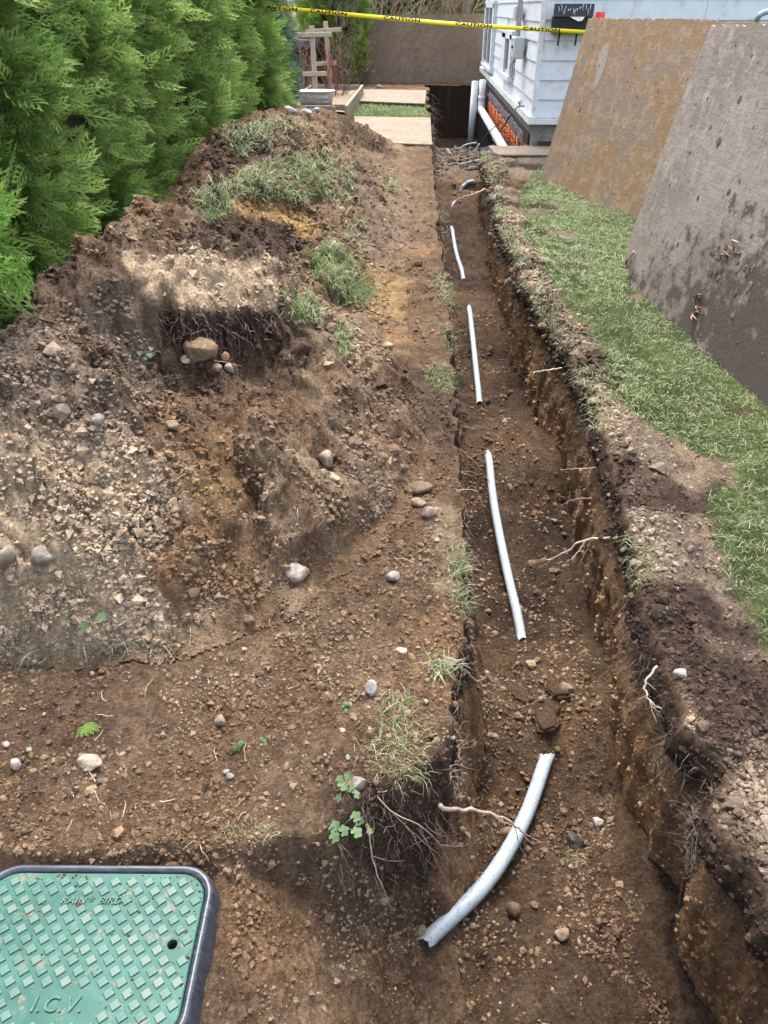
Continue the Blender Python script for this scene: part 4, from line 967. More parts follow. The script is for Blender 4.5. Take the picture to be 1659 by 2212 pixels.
p3.rotation_euler = p3.rotation_euler
def flat_sheet(corners, zt, label, th=.018):
    bm = bmesh.new(); vt = [bm.verts.new((x, y_, zt+dz)) for x, y_, dz in corners]; f = bm.faces.new(vt)
    e_ = bmesh.ops.extrude_face_region(bm, geom=[f]); bmesh.ops.translate(bm, verts=[v for v in e_['geom'] if isinstance(v, bmesh.types.BMVert)], vec=(0, 0, -th))
    c = sum((Vector(v.co) for v in bm.verts), Vector())/len(bm.verts); bmesh.ops.translate(bm, verts=bm.verts, vec=-c)
    o = link('ground_board', bm_mesh('ground_board', bm), M_ply4); o.location = c; return tag(o, label, 'plywood')
fa = [atz(p[0], p[1], .035) for p in ((759, 195), (921, 197), (918, 227), (757, 220))]; fb = [atz(p[0], p[1], .03) for p in ((765, 251), (930, 254), (933, 312), (770, 306))]
flat_sheet([(v.x, v.y, .02) for v in fa], .035, 'pale plywood board lying on the ground by the raised bed')
flat_sheet([(v.x, v.y, .0) for v in fb], .03, 'pale plywood board lying between the grass patch and the soil heap')
flat_sheet([(.75, 9.28, .0), (1.9, 9.28, 0), (1.6, 8.75, -.01), (.8, 8.75, -.01)], .04, 'thin worn board lying on the ground below the house corner')
# ------------------------------------------------------------------ caution tape
tp0 = aty(622, 19, 9.0); tp1 = aty(1275, 68.5, 9.0); tp1 = tp1+(tp1-tp0)*.12
mid = (tp0+tp1)/2+Vector((0, 0, -.02)); P = curve_pts([tp0-(tp1-tp0)*.10, tp0, mid, tp1], 60)
bm = bmesh.new(); tw = .0175; rowsv = []
for i, p in enumerate(P):
    an = .25*math.sin(i*.21); up = Vector((0, math.sin(an), math.cos(an))); rowsv.append((bm.verts.new(p-up*tw), bm.verts.new(p+up*tw)))
for a, b in zip(rowsv[:-1], rowsv[1:]): bm.faces.new((a[0], b[0], b[1], a[1]))
tape = link('caution_tape', bm_mesh('caution_tape', bm, True), simple('yellow_tape', (.90, .72, .02), .4, .06, 8, .4, bmp=0)); so = tape.modifiers.new('thick', 'SOLIDIFY'); so.thickness = .001
tag(tape, 'yellow tape printed CAUTION stretched from the hedge to the house', 'caution tape')
M_ink = simple('black_ink', (.012, .012, .012), .5, .1, 30, .3, bmp=0)
def text_mesh(body, size, name, extrude=0, shear=0, bold=0):
    cu = bpy.data.curves.new(name, 'FONT'); cu.body = body; cu.size = size; cu.align_x = 'CENTER'; cu.align_y = 'CENTER'; cu.extrude = extrude; cu.shear = shear; cu.resolution_u = 3; cu.offset = bold
    cu.space_character = 1.1
    ob = bpy.data.objects.new(name, cu); COL.objects.link(ob); dg = bpy.context.evaluated_depsgraph_get(); dg.update()
    me = bpy.data.meshes.new_from_object(ob.evaluated_get(dg)); bpy.data.objects.remove(ob); me.name = name; return me
ct = text_mesh('CAUTION', .066, 'caution_lettering', bold=.0022)
xs_ = np.array([v.co.x for v in ct.vertices]); kx = .36/(xs_.max()-xs_.min()); ys_ = np.array([v.co.y for v in ct.vertices]); ky = .030/(ys_.max()-ys_.min())
for v in ct.vertices: v.co.x *= kx; v.co.y *= ky
ct.materials.append(M_ink)
tot = (P[-1]-P[0]).length; sl = (tp1-tp0).normalized(); pos = .12
while pos < tot-.2:
    f_ = pos/tot*60; i = min(int(f_), 59); p = P[i].lerp(P[i+1], f_-i); t_ = (P[min(i+3, 60)]-P[max(i-3, 0)]).normalized()
    an = .25*math.sin(f_*.21); up = Vector((0, math.sin(an), math.cos(an))); nrm = t_.cross(up).normalized(); up = nrm.cross(t_)
    o = link('lettering', ct, None, tape); q_ = p+nrm*.003
    o.matrix_local = Matrix(((t_.x, up.x, nrm.x, q_.x), (t_.y, up.y, nrm.y, q_.y), (t_.z, up.z, nrm.z, q_.z), (0, 0, 0, 1))); pos += .49
# ------------------------------------------------------------------ raised bed, tub, trellises, shed
bed = empty('raised_bed', (-1.5, 12.6, 0)); tag(bed, 'weathered timber raised garden bed behind the soil heap', 'garden bed')
def pbox(name, par, x0, x1, y0, y1, z0, z1, mat, bev=.004):
    bm = bmesh.new(); bbox(bm, x0, x1, y0, y1, z0, z1, bev); bmesh.ops.translate(bm, verts=bm.verts, vec=-par.location); return link(name, bm_mesh(name, bm), mat, par)
pbox('front_plank', bed, -1.85, -1.20, 11.60, 11.64, -.02, .20, M_lumber_g)
pbox('side_plank', bed, -1.89, -1.852, 11.60, 15.0, -.02, .198, M_lumber)
pbox('side_plank', bed, -1.02, -.98, 11.64, 15.0, -.02, .20, M_lumber)
pbox('back_plank', bed, -1.85, -1.021, 14.96, 15.0, -.02, .20, M_lumber_g)
pbox('front_plank', bed, -1.199, -1.021, 11.9, 11.94, -.02, .19, M_lumber_g); pbox('corner_post', bed, -1.20, -1.15, 11.645, 11.69, -.02, .19, M_lumber)
V = [(x, y_, .12+.02*float(fbm(np.array(x*8), np.array(y_*8), 3, 311))) for y_ in np.linspace(11.642, 14.95, 40) for x in np.linspace(-1.85, -1.021, 16)]
Q = [(j*16+i, j*16+i+1, (j+1)*16+i+1, (j+1)*16+i) for j in range(39) for i in range(15)]
q = Soup(); q.add(np.array(V)-np.array(bed.location[:])[None], Q, None, TAN*.75); link('bed_soil', q.mesh('bed_soil'), M_soil, bed)
# tub
tub = empty('galvanised_tub', (-1.50, 12.45, .135)); tag(tub, 'oval galvanised steel tub standing in the raised bed', 'tub')
def ring(a, b, z, n=40):
    out = []
    for k in range(n):
        t_ = 2*math.pi*k/n; c, s_ = math.cos(t_), math.sin(t_); out.append((math.copysign(abs(c)**.62, c)*a, math.copysign(abs(s_)**.62, s_)*b, z))
    return out
prof = [(.225, .15, 0), (.232, .155, .03), (.240, .16, .035), (.236, .157, .045), (.246, .166, .085), (.254, .172, .09), (.250, .168, .10), (.268, .185, .165), (.278, .192, .168), (.278, .192, .18), (.262, .18, .178), (.23, .155, .03), (.01, .01, .028)]
V = []; 
for a, b, z in prof: V += ring(a, b, z)
Q = [(j*40+k, j*40+(k+1) % 40, (j+1)*40+(k+1) % 40, (j+1)*40+k) for j in range(len(prof)-1) for k in range(40)]
q = Soup(); q.add(V, Q); link('tub_body', q.mesh('tub_body'), M_galv, tub)
q = Soup(); q.tube(curve_pts([(-.035, -.185, .13), (-.045, -.20, .10), (-.03, -.20, .075), (.03, -.20, .075), (.045, -.20, .10), (.035, -.185, .13)], 20), .006, 6); link('handle', q.mesh('handle'), M_galv, tub)
def trellis(base, H_, b1, b2, tilt, label):
    t = empty('trellis', base); tag(t, label, 'trellis'); t.rotation_euler = (0, tilt, 0)
    box('post', -.033, .033, -.033, .033, -.1, H_, M_pale, t)
    for (z, xa, xb) in (b1, b2): box('crossbar', xa, xb, -.072, -.034, z-.028, z+.028, M_pale, t)
trellis((-1.605, 13.3, .10), .98, (.87, -.31, .30), (.37, -.17, .19), R(-1), 'wooden cross-armed trellis post directly behind the metal tub')
trellis((-1.50, 14.6, .10), 1.02, (.90, -.33, .25), (.44, -.20, .13), R(-3), 'wooden cross-armed trellis post nearer the broad cedar')
REDB = (.20, .10, .085)
bare_shrub('cane_shrub', (-1.45, 14.1, .1), 22, .85, .55, REDB, 'reddish bare canes growing round the trellis nearer the cedar', 21, .006)
bare_shrub('cane_shrub', (-1.78, 13.6, .1), 12, .95, .4, (.22, .14, .12), 'reddish bare canes growing at the left arm of the front trellis', 22, .006)
bare_shrub('cane_shrub', (-1.22, 14.4, .1), 8, 1.25, .4, (.20, .17, .15), 'tall grey bare canes growing inside the right plank of the raised bed', 23, .005)
shed = empty('dark_shed', (-2.75, 17.3, 0)); tag(shed, 'small charcoal shed with an open black front behind the trellises', 'shed')
pbox('roof_slab', shed, -3.6, -1.95, 16.6, 18.0, .68, .80, M_bluetone); pbox('post', shed, -2.02, -1.96, 16.62, 16.70, 0, .68, M_bluetone); pbox('post', shed, -2.62, -2.55, 16.62, 16.70, 0, .68, M_bluetone)
pbox('back_wall', shed, -3.5, -1.97, 17.8, 17.9, 0, .68, M_void); pbox('side_wall', shed, -3.55, -3.45, 16.7, 17.79, 0, .68, M_void)
# thicket beyond
for i, (x, yy, n_, h_, c, lab) in enumerate([(-.9, 19.6, 16, 2.3, (.30, .26, .20), 'pale bare stems rising above the left end of the upright plywood'), (.0, 20.0, 18, 2.4, (.20, .15, .11), 'brown bare twiggy shrub above the middle of the upright plywood'), (.9, 19.8, 16, 2.3, (.24, .19, .14), 'grey brown bare shrub between the upright plywood and the house'), (-2.9, 18.9, 18, 2.2, (.33, .28, .17), 'straw coloured bare shrub behind the dark shed')]):
    bare_shrub('bare_shrub', (x, yy, 0), n_, h_, .9, c, lab, 40+i, .014)
q = Soup(); q.tube(curve_pts([(.95, 21.3, -.1), (.99, 21.3, 1.0), (1.1, 21.3, 2.2), (1.0, 21.2, 3.4)], 12), [.16-.008*i for i in range(13)], 10, (.12, .095, .08))
q.tube(curve_pts([(1.05, 21.3, 1.2), (.7, 21.2, 1.7), (.4, 21.2, 2.6)], 8), [.08-.006*i for i in range(9)], 8, (.12, .095, .08)); 
tag(link('bare_tree', q.mesh('bare_tree'), M_root), 'leaning dark tree trunk behind the upright plywood by the house', 'tree')
tag(box('fence_post', -1.33, -1.23, 18.5, 18.6, 0, 1.7, M_lumber_g), 'grey wooden fence post at the left end of the upright plywood', 'post')

# ------------------------------------------------------------------ irrigation valve box
vb = empty('valve_box', (-.535, .645, -.12), R(2.0)); tag(vb, 'green lidded irrigation valve box with a scuffed black rim set in the soil', 'valve box')
def rrect(hx, hy, r_, n=8):
    out = []
    for cx, cy, a0 in ((hx-r_, hy-r_, 0), (-hx+r_, hy-r_, 90), (-hx+r_, -hy+r_, 180), (hx-r_, -hy+r_, 270)):
        for k in range(n+1): a = R(a0+90*k/n); out.append((cx+r_*math.cos(a), cy+r_*math.sin(a)))
    return out
def loft(rings, cap_last=False):
    n = len(rings[0]); V = [v for rg in rings for v in rg]; Q = [(j*n+k, j*n+(k+1) % n, (j+1)*n+(k+1) % n, (j+1)*n+k) for j in range(len(rings)-1) for k in range(n)]
    return V, Q
HXv, HYv, RT = .212, .158, .060; TOPZ = .122
prof = [(.012, -.14, .01), (.004, .05, .006), (.0, .098, .004), (-.004, .112, .0), (-.006, .1185, -.002), (-.010, TOPZ, -.004), (-.014, .1215, -.006), (-.0185, .117, -.009), (-.0195, .085, -.009)]
V, Q = loft([[(x, y_, z) for x, y_ in rrect(HXv+o, HYv+o, RT+rr)] for o, z, rr in prof]); q = Soup(); q.add(V, Q); link('rim', q.mesh('rim'), M_rim, vb)
lx, ly = HXv-.0205, HYv-.0205
V, Q = loft([[(x, y_, z) for x, y_ in rrect(lx+o, ly+o, RT-.012+o)] for o, z in ((0, .085), (0, .1155), (-.002, .1175))])
n_ = len(rrect(1, 1, .1)); base_i = len(V)-n_
# lid top with the finger hole cut through it
bm = bmesh.new(); outer = [bm.verts.new((x, y_, .1175)) for x, y_ in rrect(lx-.002, ly-.002, RT-.014)]
hc = (lx-.036, .012); hr = .0085
hole = [bm.verts.new((hc[0]+hr*math.cos(2*math.pi*k/20), hc[1]+hr*math.sin(2*math.pi*k/20), .1175)) for k in range(20)]
eo = [bm.edges.new((outer[i], outer[(i+1) % len(outer)])) for i in range(len(outer))]; eh = [bm.edges.new((hole[i], hole[(i+1) % 20])) for i in range(20)]
bmesh.ops.triangle_fill(bm, edges=eo+eh, use_beauty=True)
hb = [bm.verts.new((v.co.x, v.co.y, .09)) for v in hole]
for i in range(20): bm.faces.new((hole[i], hole[(i+1) % 20], hb[(i+1) % 20], hb[i]))
sk = [bm.verts.new((x, y_, .1155)) for x, y_ in rrect(lx, ly, RT-.012)]; sk2 = [bm.verts.new((x, y_, .085)) for x, y_ in rrect(lx, ly, RT-.012)]
for i in range(len(outer)):
    j = (i+1) % len(outer); bm.faces.new((outer[i], outer[j], sk[j], sk[i])); bm.faces.new((sk[i], sk[j], sk2[j], sk2[i]))
lid_o = link('lid', bm_mesh('lid', bm), M_greenlid, vb)
tag(box('hole_floor', hc[0]-.012, hc[0]+.012, hc[1]-.012, hc[1]+.012, .084, .0895, M_void, lid_o, 0))
bm = bmesh.new(); s_ = .0080; hgt = .0030
top = [(-.86, -.86), (.86, -.86), (.86, .86), (-.86, .86)]; bot = [(-1, -1), (1, -1), (1, 1), (-1, 1)]
vb_ = [bm.verts.new((a*s_, b*s_, -.0005)) for a, b in bot]; vt_ = [bm.verts.new((a*s_, b*s_, hgt)) for a, b in top]; bm.faces.new(vt_)
for i in range(4): bm.faces.new((vb_[i], vb_[(i+1) % 4], vt_[(i+1) % 4], vt_[i]))
stud_me = bm_mesh('stud', bm); stud_me.materials.append(M_stud)
px_, py_ = .0298, .0168; ro = 0
yv = ly-.018; 
while yv > -ly+.008:
    xv = -lx+.012+(px_/2 if ro % 2 else 0)
    while xv < lx-.008:
        cx = max(0, abs(xv)-(lx-.048)); cy = max(0, abs(yv)-(ly-.048)); okc = math.hypot(cx, cy) < .048-.010
        t1 = abs(yv-.085) < .0135 and abs(xv+.005) < .062; t2 = abs(yv+.082) < .017 and abs(xv+.002) < .072
        hol = math.hypot(xv-hc[0], yv-hc[1]) < .019; ce = math.hypot(xv, yv) < .013
        if okc and not (t1 or t2 or hol or ce):
            o = link('stud', stud_me, None, lid_o); o.location = (xv, yv, .1175); o.rotation_euler = (0, 0, R(38)); o.scale = (1, .86, 1)
        xv += px_
    yv -= py_; ro += 1
for body, sz_, xx, yy_, sh in (('RAIN', .0175, -.034, .0845, .25), ('BIRD', .0175, .030, .0845, .25), ('I.C.V.', .033, -.002, -.083, .15)):
    me = text_mesh(body, sz_, 'lettering', .0022, sh); me.materials.append(M_stud); o = link('lettering', me, None, lid_o); o.location = (xx, yy_, .1185)
q = Soup()
for a in range(5): an = a*2*math.pi/5+.3; q.tube([(0, 0, .118), (math.cos(an)*.0058, math.sin(an)*.0058, .1185)], [.0014, .0008], 5)
o = link('bird_emblem', q.mesh('bird_emblem'), M_stud, lid_o); o.location = (-.003, .088, 0)
q = Soup(); q.tube([(0, 0, .1165), (0, 0, .1187)], .0045, 12); q.tube([(.009*math.cos(k*.3), .009*math.sin(k*.3), .1177) for k in range(22)], .0008, 4); link('centre_boss', q.mesh('centre_boss'), M_stud, lid_o)
bm = bmesh.new(); bmesh.ops.create_cone(bm, segments=10, radius1=.0022, radius2=.0012, depth=.004, cap_ends=True); nub = bm_mesh('rivet', bm, True); nub.materials.append(M_stud)
for (a, b) in ((-.085, .08), (.065, .088), (.115, .075), (.05, .028), (-.055, -.005), (.045, -.03), (.11, -.065), (-.1, -.085), (.075, -.085), (-.14, .03)):
    o = link('rivet', nub, None, lid_o); o.location = (a, b, .1185)

q = Soup(); gs = np.random.default_rng(55)   # soil crumbs dropped on the lid, thickest along its edges
for k in range(170):
    ex_ = gs.random() < .6; u = gs.uniform(-lx+.01, lx-.01); v = gs.uniform(-ly+.01, ly-.01)
    if ex_: u, v = (u, ly-.004-abs(gs.normal(0, .012))) if gs.random() < .5 else (lx-.004-abs(gs.normal(0, .012)), v)
    r_ = math.exp(gs.normal(math.log(.0016), .45)); q.add(OV*r_*(1+gs.uniform(-.3, .3, (6, 1)))+np.array([u, v, .1178]), None, OT, BROWN*gs.uniform(.5, 1.2))
tag(link('soil_specks', q.mesh('soil_specks', False), M_clod, lid_o), kind='stuff')

# ------------------------------------------------------------------ conduit pieces in the trench
def conduit(pts, r_, label, ragged=.6, n=18, bend=0, lift=0):
    P = []
    zm = sum(hit(a, b).z for a, b in pts)/len(pts)+r_*.6
    for k, (a, b) in enumerate(pts): P.append(atz(a, b, zm) if pts[0][1] > 450 else hit(a, b))
    C_ = curve_pts(P, 34)
    C_ = [Vector((c.x, c.y, max(c.z, float(surf(c.x, c.y))*0+c.z))) for c in C_]
    # straighten in z and let it rest on the floor
    za = float(surf(C_[0].x, C_[0].y))+r_*.8+lift; zb = float(surf(C_[-1].x, C_[-1].y))+r_*.6
    C_ = [Vector((c.x, c.y, max(za+(zb-za)*i/34, float(surf(c.x, c.y))+r_*.55))) for i, c in enumerate(C_)]
    zz = [c.z for c in C_]; 
    for _ in range(6): zz = [zz[0]]+[(zz[i-1]+zz[i]*2+zz[i+1])/4 for i in range(1, 34)]+[zz[34]]
    for _ in range(14):
        zz = [max(z, float(surf(c.x, c.y))+r_*.45) for z, c in zip(zz, C_)]; zz = [zz[0]*.7+zz[1]*.3]+[(zz[i-1]+zz[i]+zz[i+1])/3 for i in range(1, 34)]+[zz[34]*.7+zz[33]*.3]
    for i, (c, z) in enumerate(zip(C_, zz)): c.z = z-(r_*1.3*max(0, 1-min(i, 34-i)/4) if ragged < .5 else 0)
    g = random.Random(int(pts[0][0])); V = []; Q = []; m = len(C_)
    Vo, Qo, _ = tube_np(C_, r_, n, False); Vi, Qi, _ = tube_np(C_, r_*.86, n, False)
    Vo = [Vector(v) for v in Vo]; Vi = [Vector(v) for v in Vi]
    for e, d in ((0, (C_[1]-C_[0]).normalized()), (m-1, (C_[-1]-C_[-2]).normalized())):
        for k in range(n):
            j = g.uniform(-1, 1)*ragged*r_*.6+ragged*r_*.8*math.sin(2*math.pi*k/n+1)
            Vo[e*n+k] += d*j; Vi[e*n+k] += d*j
    V = Vo+Vi; o_ = len(Vo); Q = list(Qo)+[(o_+a, o_+d, o_+c, o_+b) for a, b, c, d in Qi]
    for e in (0, m-1):
        for k in range(n): Q.append((e*n+k, e*n+(k+1) % n, o_+e*n+(k+1) % n, o_+e*n+k))
    s = Soup(); s.add([tuple(v) for v in V], Q); return tag(link('conduit_piece', s.mesh('conduit_piece'), M_conduit), label, 'conduit')
conduit([(918, 2040), (1050, 1912), (1130, 1780), (1180, 1645)], .0185, 'bent grey conduit with a broken end lying nearest the valve box')
conduit([(1130, 1368), (1092, 1230), (1064, 1100), (1052, 1000)], .0165, 'long grey conduit piece between the cracked clods and a sandy mound', .3)
conduit([(1036, 864), (1024, 770), (1012, 674)], .0165, 'grey conduit piece ending at the sandy mound under the lawn edge', .3)
conduit([(1002, 596), (985, 545), (975, 492)], .0165, 'slightly bent grey conduit piece in the dark rooty stretch of trench', .3)
conduit([(997, 409), (1008, 399), (1026, 393)], .022, 'short curved grey conduit stub below the thick root', .3)
conduit([(994, 357), (1018, 353), (1042, 349)], .013, 'thin white conduit stub crossing the trench near the drain pipe', .2)
conduit([(977, 446), (981, 440), (985, 436)], .014, 'tiny white conduit stub poking from the dark trench floor', .4)

# ------------------------------------------------------------------ stones
def stone_mesh(seed, sub=3, ang=.25):
    g = np.random.default_rng(seed); V, T = ico(sub); D = g.normal(size=(9, 3)); D /= np.linalg.norm(D, axis=1)[:, None]; off = g.uniform(.5, .9, 9)
    for d, o in zip(D, off):
        t = V@d; V = V-np.maximum(t-o, 0)[:, None]*d*.85
    V = V*(1+.12*fbm(V[:, 0]*2+seed, V[:, 1]*2+V[:, 2]*1.7, 3, 401)[:, None]+.06*fbm(V[:, 0]*7+seed, V[:, 1]*7+V[:, 2]*6, 4, 402)[:, None]); return V, T
def stone(px, py, wpx, hpx, col, label, name='stone', seed=None, cat='stone', sink=.3, group=None, mud=.7, rot=None, sub=3):
    P = hit(px, py+hpx*.25); d = float(proj(P.x, P.y, P.z)[2]); a = wpx/2*d/FPX; b = hpx/2*d/FPX
    seed = seed if seed is not None else int(px*7+py); V, T = stone_mesh(seed, sub)
    g = random.Random(seed); c = np.array(col)
    n_ = fbm(V[:, 0]*3+seed, V[:, 1]*3+V[:, 2]*2, 3, 411)
    C = c*.74*(1+.3*n_)[:, None]; k = (mud*sst(-.1, .4, fbm(V[:, 0]*2.2+seed*2, V[:, 2]*2.2+V[:, 1], 3, 412)-.5*V[:, 2]))[:, None]; C = C*(1-k)+BROWN*k
    V = V*np.array([a, (a+b)/2*.95, b*.95]); me = np_mesh(name, V, None, T, C)
    o = link(name, me, M_stone); o.location = P+Vector((0, 0, b*(1-sink*1.6))); o.rotation_euler = (g.uniform(-.2, .2), rot if rot is not None else g.uniform(-.3, .3), g.uniform(-.4, .4)); return tag(o, label, cat, group)
WH = (.42, .36, .29); BR = (.17, .105, .065); GR = (.22, .19, .16); DK = (.06, .052, .047)
stone(643, 1232, 62, 50, WH, 'large pale rounded stone on the smooth brown slope of the heap', sink=.3)
stone(849, 1244, 34, 30, (.32, .29, .25), 'small whitish stone on the brown slope between big pale stone and trench')
stone(195, 1646, 64, 34, (.40, .32, .24), 'flat pale tan stone half buried in the level brown soil')
stone(772, 1690, 46, 34, (.26, .22, .19), 'grey-brown oval stone beside the weeds and torn turf', rot=-.5)
stone(800, 1483, 30, 44, (.36, .35, .33), 'white crumbly stone lying between brown clods near the turf edge', seed=5)
stone(868, 1404, 26, 12, (.42, .36, .30), 'thin cream chip lying on the soil near the trench edge', mud=.1)
stone(1213, 2017, 36, 38, (.25, .18, .13), 'round tan pebble alone on the near trench floor', sink=.15)
stone(1240, 1815, 46, 36, (.055, .05, .047), 'smooth dark stone behind the dry grass clump on the trench floor', sink=.25)
stone(1099, 1800, 34, 36, (.22, .13, .085), 'reddish round stone touching the bent conduit', sink=.2)
stone(1290, 1773, 28, 28, (.42, .36, .32), 'pinkish pale stone right of the dark stone on the trench floor')
stone(1107, 1962, 34, 36, (.13, .09, .06), 'brown clod stone just beneath the curve of the bent conduit', sink=.2)
stone(908, 2008, 28, 32, (.22, .17, .12), 'tan stone touching the broken end of the bent conduit')
stone(430, 758, 84, 62, (.21, .14, .085), 'big brown boulder sitting under the overhanging ledge of soil', sink=.3, mud=.5)
stone(403, 779, 26, 24, (.38, .30, .22), 'pale stone leaning on the lower left of the big brown boulder')
stone(486, 770, 22, 26, (.33, .20, .12), 'orange-tan stone at the right foot of the big brown boulder')
stone(497, 797, 24, 26, (.40, .34, .28), 'light grey stone just below the boulder')
stone(469, 795, 24, 22, (.34, .23, .14), 'ochre stone between the boulder and the light grey stone')
stone(14, 1200, 38, 64, (.30, .26, .20), 'tall cream stone in the pale crumbly clump', rot=.2)
stone(96, 1195, 58, 52, (.25, .215, .18), 'rounded grey stone stuck in the pale crumbly clump')
stone(705, 992, 40, 46, (.32, .27, .21), 'pale dusty stone at the top of the smooth brown slope')
stone(718, 1028, 40, 16, (.36, .29, .20), 'flat cream stone just below the pale dusty stone')
stone(905, 1052, 60, 26, (.17, .12, .08), 'long flat brown stone near the upper trench edge')
stone(903, 1084, 40, 20, (.26, .19, .13), 'flat tan stone directly below the long flat brown stone')
stone(925, 1105, 38, 30, (.30, .24, .18), 'lumpy tan stone nearest the trench edge below the flat ones')
stone(694, 1482, 26, 28, (.20, .12, .075), 'round rust-brown clod near the white crumbly stone')
stone(538, 1336, 30, 26, (.19, .12, .08), 'squarish brown stone below the pale crumbly clump')
stone(35, 1650, 28, 30, (.36, .31, .27), 'pale lumpy stone left of the flat tan stone')
stone(15, 1607, 18, 16, (.40, .36, .31), 'tiny pale stone by the dark damp soil patch at the box side')
stone(477, 1555, 26, 30, (.30, .22, .16), 'upright tan stone amid scattered light pebbles')
stone(372, 918, 34, 28, (.24, .17, .11), 'tan clod stone below the soil bowl')
stone(212, 905, 30, 34, (.30, .26, .22), 'grey stone high on the grey flank of the heap')
stone(1470, 1455, 34, 26, (.36, .33, .31), 'pale round stone on the bare strip beside the trench')
stone(838, 745, 24, 18, (.36, .29, .22), 'pale stone on the orange level patch by the heap foot')
stone(1090, 911, 12, 16, (.46, .41, .34), 'small pale stone on the sandy mound in the trench')
stone(1050, 1452, 14, 12, (.42, .40, .38), 'small grey-white stone in the crumbly soil behind the conduit end')
o = stone(822, 188, 18, 10, (.36, .33, .29), 'rounded grey rock at the foot of the upright muddy plywood')
for k, (a, b, c, d) in enumerate([(628, 240, 30, 16), (660, 243, 34, 12), (684, 240, 20, 12)]):
    stone(a, b, c, d, (.42, .42, .41), 'chunk of white broken concrete at the foot of the raised bed', 'concrete_chunk', 500+k, 'concrete', .2, 'white concrete chunks by the raised bed', 0)
g = random.Random(77)
for k in range(48):
    while True:
        if k < 28: a, b = g.uniform(5, 960), g.uniform(1420, 1830)
        elif k < 38: a, b = g.uniform(960, 1330), g.uniform(900, 2100)
        else: a, b = g.uniform(150, 360), g.uniform(860, 1380)
        if not (640 < a < 1000 and b > 1700) : break
    sz_ = g.uniform(8, 19); c = g.choice([(.34, .28, .22), (.25, .19, .14), BR, (.34, .3, .25), BR])
    stone(a, b, sz_, sz_*g.uniform(.7, 1), tuple(x*g.uniform(.7, 1.1) for x in c), 'small loose pebble scattered on the bare dug soil', 'pebble', 900+k, 'pebble', .3, 'pebbles scattered on the dug soil', .3, sub=2)

# ------------------------------------------------------------------ roots
def root_soup(s, pts, r_, g, col, kids=4, lev=0):
    C_ = curve_pts(pts, 16); C_ = [c+Vector((g.gauss(0, 1), g.gauss(0, 1), g.gauss(0, 1)))*r_*.55 for c in C_]
    s.tube(C_, [r_*(1-.72*i/16) for i in range(17)], 6 if r_ > .003 else 4, np.array(col)*g.uniform(.85, 1.15))
    L = sum((C_[i+1]-C_[i]).length for i in range(16))
    if lev < 2:
        for _ in range(kids):
            i = g.randint(4, 14); d = (C_[i+1]-C_[i]).normalized(); e = (d+Vector((g.gauss(0, .6), g.gauss(0, .6), g.gauss(-.1, .5)))).normalized(); q = C_[i]; l_ = L*g.uniform(.15, .4)
            root_soup(s, [q, q+e*l_*.5+Vector((0, 0, -.1*l_)), q+e*l_+Vector((0, 0, g.uniform(-.3, .1)*l_))], r_*(1-.72*i/16)*.5, g, col, 2, lev+1)
RC = (.25, .19, .15)
def root(ctrl, r_, label, seed, col=RC, kids=4):
    g = random.Random(seed); s = Soup(); root_soup(s, ctrl, r_, g, col, kids); return tag(link('root', s.mesh('root'), M_root), label, 'root')
def ax(a, b, x): return atx(a, b, x)
def axy(a, b, yy): return aty(a, b, yy)
root([axy(945, 1742, 1.02), axy(1020, 1752, 1.05), axy(1095, 1772, 1.07), axy(1150, 1822, 1.08)], .0055, 'long brown root reaching from the turf corner over the bent conduit', 1)
root([axy(800, 1700, .98), axy(850, 1755, .95), axy(930, 1800, .95), axy(1000, 1905, .99)], .0020, 'thin root trailing down the dark face below the torn turf', 2)
root([axy(790, 1780, .93), axy(805, 1850, .90), axy(820, 1900, .88), axy(850, 1975, .87)], .0022, 'thin roots dangling straight down the dark block end', 3, kids=3)
root([axy(975, 1425, 1.36), axy(1010, 1455, 1.40), axy(1040, 1478, 1.45), axy(1068, 1503, 1.48)], .0050, 'grey root jutting from the left face into the trench by the cracked clods', 4)
root([axy(960, 935, 2.62), axy(1000, 975, 2.68), axy(1035, 1010, 2.72), axy(1060, 1045, 2.75)], .0030, 'straight thin root slanting down to the long conduit', 5, kids=2)
root([axy(985, 1060, 2.05), axy(1010, 1058, 2.12), axy(1035, 1062, 2.16)], .0028, 'forked little root beside the pale trench edge', 6)
root([axy(1010, 1270, 1.7), axy(1000, 1330, 1.66), axy(985, 1400, 1.6), axy(960, 1480, 1.5)], .0035, 'pale root hanging along the left face below the grass tuft', 7)
root([axy(1345, 1158, 2.0), axy(1260, 1170, 2.02), axy(1210, 1200, 2.04), axy(1165, 1210, 2.06)], .0048, 'knobbly root crossing high from the right face into the trench', 8, (.34, .27, .2))
root([axy(1310, 1008, 2.45), axy(1260, 1012, 2.42), axy(1210, 1014, 2.40)], .0026, 'straight pale root poking out of the dark right face', 9, (.5, .45, .36), 1)
root([axy(1070, 405, 7.3), axy(1030, 418, 7.2), axy(1005, 424, 7.15), axy(978, 432, 7.1)], .012, 'thick tan root bridging the trench below the short stub', 10, (.36, .24, .15), 5)
root([axy(1280, 1075, 2.2), axy(1230, 1082, 2.2), axy(1195, 1105, 2.22)], .0022, 'wiry dark root below the straight pale root', 11)
root([axy(1215, 795, 3.3), axy(1180, 800, 3.25), axy(1147, 804, 3.2)], .0035, 'long pale grass root sticking out over the middle of the trench', 12, (.5, .46, .36), 1)
root([axy(1420, 1440, 1.33), axy(1395, 1475, 1.3), axy(1400, 1510, 1.27), axy(1440, 1540, 1.24)], .0032, 'looping pale root on the near right lip', 13, (.40, .34, .28))
root([axy(1560, 1790, .95), axy(1500, 1850, .97), axy(1470, 1900, 1.0)], .0024, 'thin root slanting from the near right lip', 14)
